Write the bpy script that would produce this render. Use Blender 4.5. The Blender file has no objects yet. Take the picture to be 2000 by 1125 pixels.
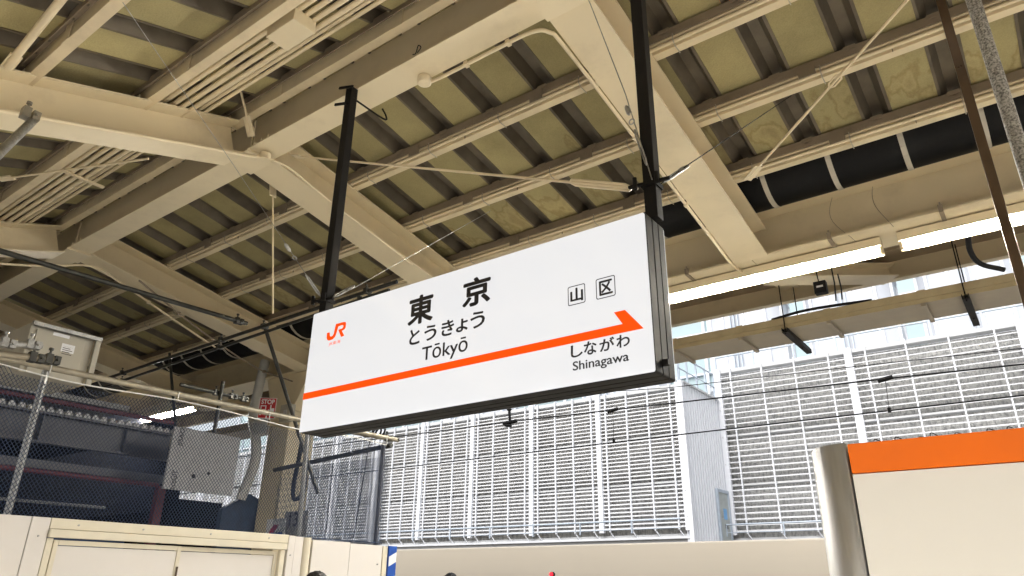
import bpy, math, random
from mathutils import Vector as V, Matrix
random.seed(7)
R=math.radians
S=bpy.context.scene; C=S.collection
# ---------------------------------------------------------------- camera
EYE=V((0,0,1.6)); F=1389.3
yw,pt,rl=R(36.67),R(22.73),R(.629)
fw=V((-math.sin(yw)*math.cos(pt),math.cos(yw)*math.cos(pt),math.sin(pt)))
rt=V((math.cos(yw),math.sin(yw),0)); up=rt.cross(fw)
rt2=rt*math.cos(rl)+up*math.sin(rl); up2=-rt*math.sin(rl)+up*math.cos(rl)
cd=bpy.data.cameras.new('camera'); cam=bpy.data.objects.new('camera',cd); C.objects.link(cam)
m=Matrix((rt2,up2,-fw)).transposed().to_4x4(); m.translation=EYE; cam.matrix_world=m
cd.sensor_width=36; cd.lens=F/2000*36; cd.clip_end=900; cd.clip_start=.05; S.camera=cam
def px(x,y,ax,v):
    "point of the place that the photograph shows at pixel x, y, on the plane axis ax = v"
    d=fw*F+rt2*(x-1000)+up2*(562.5-y); return EYE+d*((v-EYE[ax])/d[ax])
# ---------------------------------------------------------------- sky, sun, exposure
W=bpy.data.worlds.new('World'); S.world=W; W.use_nodes=True
nt=W.node_tree; bg=nt.nodes['Background']
sky=nt.nodes.new('ShaderNodeTexSky'); sky.sky_type='NISHITA'; sky.sun_disc=False
SUN_EL,SUN_AZ=R(48),R(178)
sky.sun_elevation=SUN_EL; sky.sun_rotation=SUN_AZ; sky.dust_density=4; sky.air_density=1.2
hs=nt.nodes.new('ShaderNodeHueSaturation'); hs.inputs['Saturation'].default_value=.35
nt.links.new(sky.outputs[0],hs.inputs['Color']); nt.links.new(hs.outputs[0],bg.inputs[0]); bg.inputs[1].default_value=.15
ld=bpy.data.lights.new('sun','SUN'); ld.energy=1.0; ld.angle=R(32); ld.color=(1,.98,.95)
sun=bpy.data.objects.new('sun',ld); C.objects.link(sun)
sd=V((math.sin(SUN_AZ)*math.cos(SUN_EL),math.cos(SUN_AZ)*math.cos(SUN_EL),math.sin(SUN_EL)))
sun.rotation_euler=sd.to_track_quat('Z','Y').to_euler(); sun.location=(0,-20,30)
S.view_settings.view_transform='Standard'; S.view_settings.look='None'; S.view_settings.exposure=.9; S.view_settings.gamma=1
S.view_settings.use_curve_mapping=False
S.render.engine='CYCLES'; S.cycles.use_denoising=True; S.cycles.max_bounces=7; S.cycles.diffuse_bounces=5
S.cycles.transparent_max_bounces=12; S.cycles.caustics_reflective=False; S.cycles.caustics_refractive=False
LAMP=290.0
# ---------------------------------------------------------------- materials
MT={}
def mat(name,col,rough=.5,metal=0,var=.08,scale=6,bump=.0,bscale=60,dirt=0,dirtcol=(.1,.08,.05),emit=0,coat=0,fine=0,spec=.5,streak=None):
    if name in MT: return MT[name]
    m=bpy.data.materials.new(name); m.use_nodes=True; n=m.node_tree.nodes; l=m.node_tree.links; b=n['Principled BSDF']
    b.inputs['Roughness'].default_value=rough; b.inputs['Metallic'].default_value=metal
    b.inputs['Specular IOR Level'].default_value=spec; b.inputs['Coat Weight'].default_value=coat; b.inputs['Coat Roughness'].default_value=.06
    tc=n.new('ShaderNodeTexCoord'); co=tc.outputs['Object']
    if streak:
        mp=n.new('ShaderNodeMapping'); mp.inputs['Scale'].default_value=streak; l.new(co,mp.inputs[0]); co=mp.outputs[0]
    ns=n.new('ShaderNodeTexNoise'); ns.inputs['Scale'].default_value=scale; ns.inputs['Detail'].default_value=5; l.new(co,ns.inputs['Vector'])
    r=n.new('ShaderNodeValToRGB'); r.color_ramp.elements[0].position=.3; r.color_ramp.elements[1].position=.7
    c=V(col); r.color_ramp.elements[0].color=(*(c*(1-var)),1); r.color_ramp.elements[1].color=(*[min(1,x) for x in c*(1+var)],1)
    l.new(ns.outputs[0],r.inputs[0]); out=r.outputs[0]
    if fine:
        nf=n.new('ShaderNodeTexNoise'); nf.inputs['Scale'].default_value=90; nf.inputs['Detail'].default_value=3; l.new(tc.outputs['Object'],nf.inputs['Vector'])
        rf=n.new('ShaderNodeValToRGB'); rf.color_ramp.elements[0].position=.35; rf.color_ramp.elements[1].position=.6
        rf.color_ramp.elements[0].color=(1-fine,)*3+(1,); rf.color_ramp.elements[1].color=(1,1,1,1); l.new(nf.outputs[0],rf.inputs[0])
        mx=n.new('ShaderNodeMixRGB'); mx.blend_type='MULTIPLY'; mx.inputs[0].default_value=1; l.new(out,mx.inputs[1]); l.new(rf.outputs[0],mx.inputs[2]); out=mx.outputs[0]
    if dirt:
        nd=n.new('ShaderNodeTexNoise'); nd.inputs['Scale'].default_value=2.3; nd.inputs['Detail'].default_value=9; nd.inputs['Roughness'].default_value=.7; l.new(tc.outputs['Object'],nd.inputs['Vector'])
        rd=n.new('ShaderNodeValToRGB'); rd.color_ramp.elements[0].position=.52; rd.color_ramp.elements[1].position=.72
        rd.color_ramp.elements[0].color=(0,0,0,1); rd.color_ramp.elements[1].color=(dirt,)*3+(1,); l.new(nd.outputs[0],rd.inputs[0])
        mx=n.new('ShaderNodeMixRGB'); l.new(rd.outputs[0],mx.inputs[0]); l.new(out,mx.inputs[1]); mx.inputs[2].default_value=(*dirtcol,1); out=mx.outputs[0]
    l.new(out,b.inputs['Base Color'])
    rr=n.new('ShaderNodeMapRange'); rr.inputs['To Min'].default_value=max(.02,rough-.08); rr.inputs['To Max'].default_value=min(1,rough+.1); l.new(ns.outputs[0],rr.inputs[0]); l.new(rr.outputs[0],b.inputs['Roughness'])
    if bump:
        nb=n.new('ShaderNodeTexNoise'); nb.inputs['Scale'].default_value=bscale; nb.inputs['Detail'].default_value=4; l.new(tc.outputs['Object'],nb.inputs['Vector'])
        bp=n.new('ShaderNodeBump'); bp.inputs['Strength'].default_value=bump; bp.inputs['Distance'].default_value=.01; l.new(nb.outputs[0],bp.inputs['Height']); l.new(bp.outputs[0],b.inputs['Normal'])
    if emit:
        b.inputs['Emission Color'].default_value=(*(emit[:3] if isinstance(emit,tuple) else col),1); b.inputs['Emission Strength'].default_value=emit[3] if isinstance(emit,tuple) else emit
    MT[name]=m; return m
STEEL=mat('cream_painted_steel',(.76,.66,.46),.42,var=.05,scale=1.5,bump=.08,bscale=25,dirt=.22,dirtcol=(.36,.28,.18))
PURL=mat('cream_painted_purlin',(.75,.64,.44),.45,var=.07,scale=3,dirt=.3,dirtcol=(.3,.23,.15))
PURLB=mat('weathered_brown_steel',(.25,.20,.145),.55,var=.2,scale=4,dirt=.4)
DECK=mat('olive_roof_board',(.37,.318,.155),.85,var=.13,scale=2.2,bump=.35,bscale=70,dirt=.28,dirtcol=(.17,.145,.06),fine=.12)
def vary(m,amt):
    n=m.node_tree.nodes; l=m.node_tree.links; b=n['Principled BSDF']; src=b.inputs['Base Color'].links[0].from_socket
    oi=n.new('ShaderNodeObjectInfo'); mr=n.new('ShaderNodeMapRange'); mr.inputs['To Min'].default_value=1-amt; mr.inputs['To Max'].default_value=1+amt; l.new(oi.outputs['Random'],mr.inputs[0])
    hs=n.new('ShaderNodeHueSaturation'); l.new(mr.outputs[0],hs.inputs['Value']); l.new(src,hs.inputs['Color']); l.new(hs.outputs[0],b.inputs['Base Color'])
    # noise sampled in world space so that boards sharing a mesh differ
    for k in [x for x in n if x.type=='TEX_COORD']:
        g=n.new('ShaderNodeNewGeometry')
        for lk in list(k.outputs['Object'].links): l.new(g.outputs['Position'],lk.to_socket)
vary(DECK,.13)
def stain(m):
    n=m.node_tree.nodes; l=m.node_tree.links; b=n['Principled BSDF']; src=b.inputs['Base Color'].links[0].from_socket
    g=n.new('ShaderNodeNewGeometry'); sx=n.new('ShaderNodeSeparateXYZ'); l.new(g.outputs['Position'],sx.inputs[0])
    mp=n.new('ShaderNodeMapping'); mp.inputs['Scale'].default_value=(3.2,1.6,1); l.new(g.outputs['Position'],mp.inputs[0])
    ns=n.new('ShaderNodeTexNoise'); ns.inputs['Scale'].default_value=1.3; ns.inputs['Detail'].default_value=4; ns.inputs['Roughness'].default_value=.5; l.new(mp.outputs[0],ns.inputs['Vector'])
    mr=n.new('ShaderNodeMapRange'); mr.inputs['From Min'].default_value=4.4; mr.inputs['From Max'].default_value=6.2; mr.inputs['To Min'].default_value=-.28; mr.inputs['To Max'].default_value=.16; l.new(sx.outputs['Y'],mr.inputs[0])
    ad=n.new('ShaderNodeMath'); ad.operation='ADD'; l.new(ns.outputs[0],ad.inputs[0]); l.new(mr.outputs[0],ad.inputs[1])
    r=n.new('ShaderNodeValToRGB'); e=r.color_ramp.elements; e[0].position=.5; e[0].color=(1,1,1,1); e[1].position=.545; e[1].color=(.78,.73,.65,1)
    x=e.new(.60); x.color=(1.08,1.05,1.05,1); y=e.new(.70); y.color=(.85,.8,.78,1); l.new(ad.outputs[0],r.inputs[0])
    mx=n.new('ShaderNodeMixRGB'); mx.blend_type='MULTIPLY'; mx.inputs[0].default_value=1; l.new(src,mx.inputs[1]); l.new(r.outputs[0],mx.inputs[2]); l.new(mx.outputs[0],b.inputs['Base Color'])
stain(DECK)
RIB=mat('tarnished_roof_rib',(.135,.112,.08),.5,var=.25,scale=5,dirt=.5,dirtcol=(.09,.07,.05),metal=.3)
vary(RIB,.15)
DARKM=mat('dark_bronze_metal',(.010,.009,.008),.6,metal=0,spec=.15,var=.15,scale=8)
DARKB=mat('brown_anodised_metal',(.11,.075,.05),.3,metal=.7,var=.15,scale=6)
BLACKR=mat('black_rubber',(.010,.010,.011),.55,var=.2,spec=.25)
BLACKD=mat('black_wrap',(.003,.003,.0035),.6,spec=.2,var=.3,scale=5,bump=.3,bscale=9,dirt=.12,dirtcol=(.06,.06,.06))
STRAP=mat('pale_strap',(.5,.46,.38),.6)
GALV=mat('galvanised_steel',(.42,.42,.41),.38,metal=.75,var=.2,scale=20,fine=.2)
GALVS=mat('speckled_galvanised_pipe',(.42,.41,.38),.6,metal=.2,var=.25,scale=30,fine=.75)
SCAF=mat('dark_scaffold_tube',(.055,.055,.05),.4,metal=.6,var=.3,scale=12,dirt=.3,dirtcol=(.03,.03,.03))
OLDP=mat('weathered_pipe',(.30,.27,.21),.45,metal=.4,var=.25,scale=9,dirt=.3,dirtcol=(.16,.1,.05))
LED=mat('lit_tube',(1,.97,.9),.4,var=0,emit=(1,.965,.89,LAMP))
SIGNW=mat('lit_acrylic_face',(.28,.28,.285),.06,var=0,emit=(.95,.965,1.0,.40),coat=.5)
INK=mat('black_print',(.014,.013,.016),.3,var=.05); ORANGE=mat('orange_print',(.90,.06,.0),.35,var=.02,spec=.15,emit=(1,.085,.001,.33))
ORBAND=mat('orange_enamel_band',(.80,.145,.001),.45,var=.04,scale=3,spec=.2)
GATEW=mat('cream_enamel_panel',(.70,.655,.57),.4,var=.03,scale=1,bump=.03,bscale=12)
HOARD=mat('off_white_hoarding',(.68,.64,.60),.5,var=.03,scale=1.3,bump=.04,bscale=12,dirt=.08,dirtcol=(.45,.4,.32))
HFRAME=mat('cream_door_frame',(.68,.62,.49),.45,var=.04,dirt=.15,dirtcol=(.45,.38,.25))
STAINL=mat('brushed_stainless',(.60,.59,.57),.5,metal=1,var=.12,scale=5,streak=(8,8,.8),bump=.04,bscale=14)
WHITEP=mat('white_louvre_paint',(.62,.63,.65),.45,var=.05,scale=2,dirt=.1,dirtcol=(.5,.5,.49))
WHITEP2=mat('white_corrugated_paint',(.66,.68,.72),.4,var=.03,scale=1)
GREYP=mat('pale_grey_paint',(.50,.51,.52),.5,var=.08,scale=2)
RAILP=mat('pale_blue_grey_rail',(.42,.48,.55),.4,metal=.3,var=.08)
TANK=mat('white_tank_paint',(.50,.52,.56),.5,var=.05,scale=1,dirt=.1,dirtcol=(.55,.55,.55))
GLAZE=mat('pale_cyan_glass',(.34,.44,.46),.12,var=.04,scale=.3,coat=.5)
TRAIN=mat('ivory_train_paint',(.50,.45,.37),.2,var=.02,scale=.5,coat=.35,bump=.02,bscale=1.2)
NETM=mat('navy_net_cord',(.014,.03,.075),.7,var=.2,scale=20)
ROPE=mat('white_rope',(.7,.7,.68),.8,var=.1)
vary(WHITEP,.04)
BLUEG=mat('blue_grey_steel',(.085,.088,.105),.5,var=.12,scale=2,dirt=.2,dirtcol=(.07,.07,.09))
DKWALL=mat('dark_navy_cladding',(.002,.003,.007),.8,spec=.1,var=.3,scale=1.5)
MAROON=mat('maroon_paint',(.11,.018,.03),.5,var=.15)
BOARD=mat('grey_insulation_board',(.45,.455,.47),.7,var=.1,scale=14,fine=.25)
BOXP=mat('beige_cabinet_paint',(.40,.375,.31),.45,var=.04,scale=2)
BLUE=mat('blue_tape',(.01,.07,.36),.45,var=.08); WHITET=mat('white_tape',(.75,.76,.78),.5,var=.04)
RED=mat('red_sign_enamel',(.42,.012,.02),.4,var=.08); REDL=mat('red_lamp_glow',(.9,.02,.03),.4,emit=(1,.01,.02,2.2))
HOSE=mat('white_hose',(.55,.55,.53),.5,var=.1)
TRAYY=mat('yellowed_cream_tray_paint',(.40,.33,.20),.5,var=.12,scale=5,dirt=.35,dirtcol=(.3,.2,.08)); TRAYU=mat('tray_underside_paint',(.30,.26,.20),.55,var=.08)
FLOORM=mat('pale_platform_tiles',(.60,.57,.51),.5,var=.08,scale=3,bump=.1)
BALL=mat('track_ballast',(.17,.155,.14),.95,var=.4,scale=30,bump=.8,bscale=40)
GLASS=mat('porcelain',(.30,.14,.06),.2,var=.1)
YEL=mat('yellow_tag',(.7,.45,.02),.5)
def agg():
    m=bpy.data.materials.new('mottled_grey_lining'); m.use_nodes=True; n=m.node_tree.nodes; l=m.node_tree.links; b=n['Principled BSDF']; b.inputs['Roughness'].default_value=.9
    tc=n.new('ShaderNodeTexCoord'); mp=n.new('ShaderNodeMapping'); mp.inputs['Scale'].default_value=(9,9,3.5); l.new(tc.outputs['Object'],mp.inputs[0])
    a=n.new('ShaderNodeTexNoise'); a.inputs['Scale'].default_value=1.4; a.inputs['Detail'].default_value=6; a.inputs['Roughness'].default_value=.75; l.new(mp.outputs[0],a.inputs['Vector'])
    r=n.new('ShaderNodeValToRGB'); e=r.color_ramp.elements; e[0].position=.40; e[0].color=(.40,.40,.40,1); e[1].position=.62; e[1].color=(.84,.83,.80,1)
    x=e.new(.5); x.color=(.68,.675,.655,1); l.new(a.outputs[0],r.inputs[0]); l.new(r.outputs[0],b.inputs['Base Color'])
    bp=n.new('ShaderNodeBump'); bp.inputs['Strength'].default_value=.8; bp.inputs['Distance'].default_value=.05; l.new(a.outputs[0],bp.inputs['Height']); l.new(bp.outputs[0],b.inputs['Normal'])
    return m
AGG=agg()
HAIR=mat('black_hair',(.012,.010,.009),.55,var=.3,scale=40,bump=.5,bscale=90); SKIN=mat('skin',(.50,.31,.22),.5,var=.05); CLOTH=mat('dark_jacket_cloth',(.05,.055,.07),.85,var=.1); TROUS=mat('dark_trouser_cloth',(.03,.03,.035),.85,var=.1)
# ---------------------------------------------------------------- mesh helpers
class M:
    def __init__(s): s.v=[]; s.f=[]; s.sm=[]
    def add(s,vs,fs,sm=False):
        o=len(s.v); s.v+= [tuple(v) for v in vs]; s.f+=[tuple(i+o for i in f) for f in fs]; s.sm+=[sm]*len(fs); return s
    def box(s,x0,y0,z0,x1,y1,z1):
        return s.add([(x,y,z) for x in (x0,x1) for y in (y0,y1) for z in (z0,z1)],[(0,1,3,2),(4,6,7,5),(0,4,5,1),(2,3,7,6),(0,2,6,4),(1,5,7,3)])
    def frame(s,p,q,upv=(0,0,1)):
        d=(V(q)-V(p)).normalized(); u=V(upv)
        if abs(d.dot(u))>.995: u=V((0,1,0))
        a=d.cross(u).normalized(); return d,a,a.cross(d)
    def bar(s,p,q,w,h,upv=(0,0,1),cx=0,cz=0):
        return s.prof(p,q,[(cx-w/2,cz-h/2),(cx+w/2,cz-h/2),(cx+w/2,cz+h/2),(cx-w/2,cz+h/2)],upv)
    def prof(s,p,q,poly,upv=(0,0,1)):
        d,a,b=s.frame(p,q,upv); n=len(poly)
        vs=[V(e)+a*x+b*z for e in (p,q) for x,z in poly]
        return s.add(vs,[(i,(i+1)%n,n+(i+1)%n,n+i) for i in range(n)]+[tuple(range(n))[::-1],tuple(range(n,2*n))])
    def ibeam(s,p,q,w,h,t=.014,upv=(0,0,1)):
        # reference line = centre of the bottom face
        k=t/2
        return s.prof(p,q,[(-w/2,0),(w/2,0),(w/2,t),(k,t),(k,h-t),(w/2,h-t),(w/2,h),(-w/2,h),(-w/2,h-t),(-k,h-t),(-k,t),(-w/2,t)],upv)
    def tube(s,pts,r,seg=8,cap=True):
        pts=[V(p) for p in pts]; n=len(pts); rings=[]; pa=None
        for i,p in enumerate(pts):
            d=((pts[min(i+1,n-1)]-pts[i]).normalized()+(pts[i]-pts[max(i-1,0)]).normalized()); d=d.normalized() if d.length>1e-6 else V((0,0,1))
            if pa is None: 
                u=V((0,0,1)) if abs(d.z)<.9 else V((0,1,0)); a=d.cross(u).normalized()
            else: a=(pa-d*pa.dot(d)).normalized()
            pa=a; b=a.cross(d); rr=r[i] if isinstance(r,(list,tuple)) else r
            rings.append([p+a*(rr*math.cos(2*math.pi*k/seg))+b*(rr*math.sin(2*math.pi*k/seg)) for k in range(seg)])
        vs=[v for g in rings for v in g]
        fs=[(i*seg+k,i*seg+(k+1)%seg,(i+1)*seg+(k+1)%seg,(i+1)*seg+k) for i in range(n-1) for k in range(seg)]
        s.add(vs,fs,True)
        if cap: s.add(rings[0],[tuple(range(seg))[::-1]]); s.add(rings[-1],[tuple(range(seg))])
        return s
    def ext(s,poly,fn0,fn1):
        n=len(poly); vs=[fn0(*p) for p in poly]+[fn1(*p) for p in poly]
        return s.add(vs,[(i,(i+1)%n,n+(i+1)%n,n+i) for i in range(n)]+[tuple(range(n))[::-1],tuple(range(n,2*n))])
    def mesh(s,name,mt,bevel=0):
        me=bpy.data.meshes.new(name); me.from_pydata(s.v,[],s.f); me.update()
        for p,q in zip(me.polygons,s.sm): p.use_smooth=q
        import bmesh; b=bmesh.new(); b.from_mesh(me); bmesh.ops.recalc_face_normals(b,faces=b.faces)
        if bevel:
            bmesh.ops.remove_doubles(b,verts=b.verts,dist=1e-5)
            bmesh.ops.bevel(b,geom=[e for e in b.edges if len(e.link_faces)==2 and e.calc_face_angle(0)>.7],offset=bevel,segments=2,affect='EDGES',profile=.6)
        b.to_mesh(me); b.free(); me.materials.append(mt); return me
    def build(s,name,mt,parent=None,bevel=0,label=None,kind=None): return obj(name,s.mesh(name,mt,bevel),parent,label=label,kind=kind)
def obj(name,me,parent=None,off=(0,0,0),label=None,kind=None):
    o=bpy.data.objects.new(name,me); C.objects.link(o); off=V(off)
    if parent is not None:
        o.parent=parent; base=V(parent.get('base',(0,0,0))); o.location=off-base; o['base']=tuple(off)
        if 'base' in o: del o['base']
        o['base']=tuple(off)
    else: o.location=off; o['base']=tuple(off)
    if label: o['label']=label
    if kind: o['kind']=kind
    return o
def thing(name,label,cat,loc=(0,0,0),group=None):
    o=bpy.data.objects.new(name,None); C.objects.link(o); o.location=loc; o['base']=tuple(loc); o.empty_display_size=.2
    return tag(o,label,cat,group)
def tag(o,label,cat,group=None):
    o['label']=label; o['category']=cat
    if group: o['group']=group
    return o
def struct(o): o['kind']='structure'; return o
def curve(pts,n=6):
    pts=[V(p) for p in pts]; out=[]
    P=[pts[0]*2-pts[1]]+pts+[pts[-1]*2-pts[-2]]
    for i in range(1,len(P)-2):
        for k in range(n):
            t=k/n; a,b,c,d=P[i-1:i+3]
            out.append(.5*((2*b)+(c-a)*t+(2*a-5*b+4*c-d)*t*t+(3*b-a-3*c+d)*t**3))
    return out+[pts[-1]]
# ---------------------------------------------------------------- the setting
struct(M().box(-200,-120,-1.6,120,300,-1.28).build('ground',BALL))
struct(M().box(-60,-2.2,-1.25,30,7.9,0).build('platform',FLOORM))
# ---------------------------------------------------------------- canopy
SR,SL=.18,.34; YR=3.2; Z0=5.32
def zb(y): return Z0-(SR*(y-YR) if y>YR else SL*(YR-y))
BAYS=[-23.1,-19.6,-16.1,-12.6,-9.05,-5.45,-1.97,1.55,5.05]
can=thing('platform_canopy','cream steel gabled platform roof with ribbed olive ceiling over the hanging station sign','canopy',(-9.05,7,0))
for a,b in zip(BAYS[:-1],BAYS[1:]):
    M().ibeam((a+.02,3.13,5.30),(b-.02,3.13,5.30),.25,.48).build('ridge_beam',STEEL,can)
for x in BAYS:
    r=M().ibeam((x,3.27,zb(3.27)),(x,6.72,zb(6.72)),.35,.345,.016)
    o=r.build('rafter',STEEL,can)
    M().ibeam((x,2.98,zb(2.98)-.02),(x,-1.6,zb(-1.6)-.02),.33,.33,.016).build('rafter',STEEL,can)
    # ridge joint plate
    M().box(x-.176,2.99,5.275,x+.176,3.27,5.296).build('joint_plate',STEEL,can)
# purlins: a lipped channel on a brown angle
def purlin(y,x0,x1,side,h):
    z=zb(y)+h; m=M()
    s=side
    t=.006; w=.075; hh=.125
    m.prof((x0,y,z),(x1,y,z),[(-w/2,0),(w/2,0),(w/2,hh+t),(-w/2,hh+t),(-w/2,hh),(w/2-t,hh),(w/2-t,t),(-w/2+t,t),(-w/2+t,.018),(-w/2,.018)])
    o=m.build('purlin',PURL,can)
    k=M().box(x0,y-.09,z+.132,x1,y+.03,z+.150); k.box(x0,y-.09,z+.075,x1,y-.082,z+.131); k.build('purlin_angle',PURLB,can)
    return z
PR=[4.28,5.12,5.96]; PL=[2.90,2.09,1.28,.46,-.36,-1.1]
for a,b in zip(BAYS[:-1],BAYS[1:]):
    for y in PR: purlin(y,a+.01,b-.01,1,.352)
    for y in PL: purlin(y,a+.01,b-.01,-1,.315)
for y in PR:
    for x in BAYS[3:]:
        z=zb(y)+.352; M().box(x+1.72,y-.046,z-.004,x+1.726,y-.0385,z+.13).build('splice_gap',PURLB,can); M().box(x+1.60,y-.0935,z+.072,x+1.85,y-.0905,z+.148).build('splice_plate',PURLB,can)
# roof boards and ribs
PITCH=.575; X0=-23.4
def slopebox(m,x0,x1,ya,yb,h,t):
    vs=[(x,y,zb(y)+h+d) for x in (x0,x1) for y in (ya,yb) for d in (0,t)]
    return m.add(vs,[(0,1,3,2),(4,6,7,5),(0,4,5,1),(2,3,7,6),(0,2,6,4),(1,5,7,3)])
HR,HL=.51,.47
def roofmeshes():
    out={}
    for s,(ya,yb,h) in {'R':(3.2,6.12,HR),'L':(3.2,-2.0,HL)}.items():
        e=1e-4
        def z(y): return zb(y+ (1e-6 if s=='R' else -1e-6)) if y!=3.2 else Z0
        def sb(m,x0,x1,d0,d1,y0=ya,y1=yb):
            vs=[(x,y,z(y)+h+d) for x in (x0,x1) for y in (y0,y1) for d in (d0,d1)]
            m.add(vs,[(0,1,3,2),(4,6,7,5),(0,4,5,1),(2,3,7,6),(0,2,6,4),(1,5,7,3)])
        p=M(); sb(p,0,.358,0,.02); out[s+'p']=p.mesh('roof_board',DECK)
        # rib: two folded sides rising into a dark slot
        q=M()
        def strip(xa,za,xb,zb_):
            vs=[(x,y,z(y)+h+d) for (x,d) in ((xa,za),(xb,zb_),(xb,zb_+.004),(xa,za+.004)) for y in (ya,yb)]
            q.add(vs,[(0,2,3,1),(2,4,5,3),(4,6,7,5),(6,0,1,7),(0,6,4,2),(1,3,5,7)])
        strip(.348,-.006,.370,-.006); strip(.370,-.006,.418,.10); strip(.418,.10,.505,.10); strip(.505,.10,.560,-.006); strip(.560,-.006,.584,-.006)
        out[s+'r']=q.mesh('roof_rib',RIB)
    return out
RM=roofmeshes()
n=0
while X0+n*PITCH<5.2:
    x=X0+n*PITCH
    for s in 'RL':
        obj('roof_board',RM[s+'p'],can,off=(x,0,0)); obj('roof_rib',RM[s+'r'],can,off=(x,0,0))
    n+=1
M().box(-23.4,6.0,5.82,5.2,8.3,5.86).build('roof_cover',PURLB,can); M().box(-23.4,8.26,4.9,5.2,8.3,5.82).build('roof_cover',PURLB,can); M().box(-23.4,6.05,5.36,5.2,6.08,5.81).build('roof_cover',PURLB,can)
me=M().box(-.045,-.05,-.035,.045,-.012,.0).box(-.02,-.045,-.055,.02,-.02,-.035).mesh('rib_clip',PURLB)
k=0
while X0+k*PITCH<5.2:
    x=X0+k*PITCH+.455; k+=1
    if x<-13: continue
    for y in PR: obj('rib_clip',me,can,off=(x,y-.045,zb(y)+HR-.0))
# eave beam (wide flange, hollow on the inner side), soffit and fascia, on the far and the near side
def eave(side):
    Y=lambda y: y if side>0 else 6.4-y-.0
    def bx(m,x0,y0,z0,x1,y1,z1):
        a,b=sorted((Y(y0),Y(y1))); m.box(x0,a,z0,x1,b,z1)
    dz=0 if side>0 else -.02
    for a,b in zip(BAYS[:-1],BAYS[1:]):
        m=M(); bx(m,a+.003,6.70,4.70+dz,b-.003,7.22,4.718+dz); bx(m,a+.003,6.955,4.718+dz,b-.003,6.97,5.225+dz); bx(m,a+.003,6.74,5.225+dz,b-.003,7.2,5.243+dz)
        m.build('eave_beam',STEEL,can)
        m=M(); bx(m,a+.003,7.22,4.93+dz,b-.003,8.17,4.945+dz)
        for yy in (7.42,7.78): bx(m,a+.003,yy,4.90+dz,b-.003,yy+.05,4.93+dz)
        m.build('soffit',PURLB if side<0 else mat('brown_soffit',(.33,.26,.175),.55,var=.15,scale=3,dirt=.3,dirtcol=(.2,.14,.08)),can)
        m=M(); bx(m,a+.003,8.17,4.74+dz,b-.003,8.21,5.05+dz); bx(m,a+.003,8.14,4.715+dz,b-.003,8.23,4.74+dz); m.build('fascia',STEEL,can)
eave(1); eave(-1)
for x in BAYS:
    m=M().box(x-.15,7.225,4.72,x+.15,7.235,4.93); m.ibeam((x,7.23,4.72),(x,8.16,4.86),.2,.16); m.build('rafter_end',STEEL,can)
    M().ibeam((x+.05,7.1,4.72-.14),(x+1.05,8.12,4.70),.26,.15).build('diagonal_bracket',STEEL,can)
# column with flared head beside every second rafter
for x in (-9.55,-16.6):
    m=M().box(x-.26,6.75,0,x+.26,7.25,4.1); m.build('column',STEEL,can,bevel=.02)
    m=M().ext([(-.26,4.1),(.26,4.1),(.62,4.69),(-.5,4.69)],lambda a,z:(x+a,6.77,z),lambda a,z:(x+a,7.23,z)); m.build('column_head',STEEL,can)
# haunched inner web behind the sign: deep eave box between bays -9 and -5.4
def rod(name,p,q,r,mt,parent=None): return M().tube([p,q],r,8).build(name,mt,parent)
# roof bracing rods with end plates and turnbuckles
def turnbuckle(m,p,q,a,b,w=.028,r=.005):
    p,q=V(p),V(q); d=(q-p); A=p+d*a; B=p+d*b; dn=d.normalized(); s=dn.cross(V((.2,.3,1))).normalized()
    for k in (-1,1): m.tube([A,A+s*k*w*.5+dn*.03,B+s*k*w*.5-dn*.03,B],r,6)
def brace(p,q,r=.011,tb=(.55,.62),mt=PURL,plates=True):
    m=M().tube([p,q],r,8)
    if tb: turnbuckle(m,p,q,tb[0],tb[1],.05,.008)
    o=m.build('brace_rod',mt,can)
    if plates:
        p,q=V(p),V(q); d=(q-p).normalized()
        M().bar(p-d*.02,p+d*.16,.075,.012).build('brace_plate',STEEL,can)
    return o
brace(px(1462,348,2,4.93),px(1790,-20,2,5.28)); 
brace(px(575,305,1,3.35),px(1245,368,1,2.99),.009,(.88,.99))
brace(px(490,262,1,2.88),px(425,-15,1,2.25),.011,None)
brace(px(15,130,0,-5.2),px(135,-20,0,-4.2),.028,None)
brace(px(0,350,0,-7.6),px(290,310,0,-6.0),.011,None)
brace(px(533,360,1,3.6),px(533,612,1,3.6),.009,(.72,.76))
# bolts on the girder joints
m=M()
for x in BAYS[3:8]:
    for i in range(3):
        m.tube([(x+.25+.1*i,3.02,5.325),(x+.25+.1*i,3.0,5.325)],.014,6)
m.build('bolts',STEEL,can,kind='stuff')
# hanger angles beneath the near purlins
for a,b in zip(BAYS[:-1],BAYS[1:]):
    for y in PL[:3]:
        for f in (.2,.62):
            x=a+(b-a)*f; z=zb(y)+.315
            M().box(x,y-.05,z-.02,x+.10,y-.044,z+.14).build('purlin_cleat',PURL,can)
    for y in PR:
        for f in (.3,.72):
            x=a+(b-a)*f; z=zb(y)+.352
            M().box(x,y-.10,z+.02,x+.13,y-.093,z+.12).build('purlin_cleat',PURLB,can)
# ---------------------------------------------------------------- black duct
du=thing('wrapped_duct','black wrapped duct held by pale straps above the far eave beam','duct',(-2,6.4,5.3))
M().tube([(-23,6.46,5.45),(5,6.46,5.45)],.35,24).build('duct_pipe',BLACKD,du)
x=-22.
while x<5:
    if abs(x+1.9)>.1:
        m=M(); pts=[(x,6.46+.356*math.cos(t),5.45+.356*math.sin(t)) for t in [R(a) for a in range(95,315,15)]]
        for p,q in zip(pts[:-1],pts[1:]): m.bar(p,q,.045,.006,upv=(0,V(p).y-6.46,V(p).z-5.45))
        m.build('strap',STRAP,du)
    x+=.60
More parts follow.
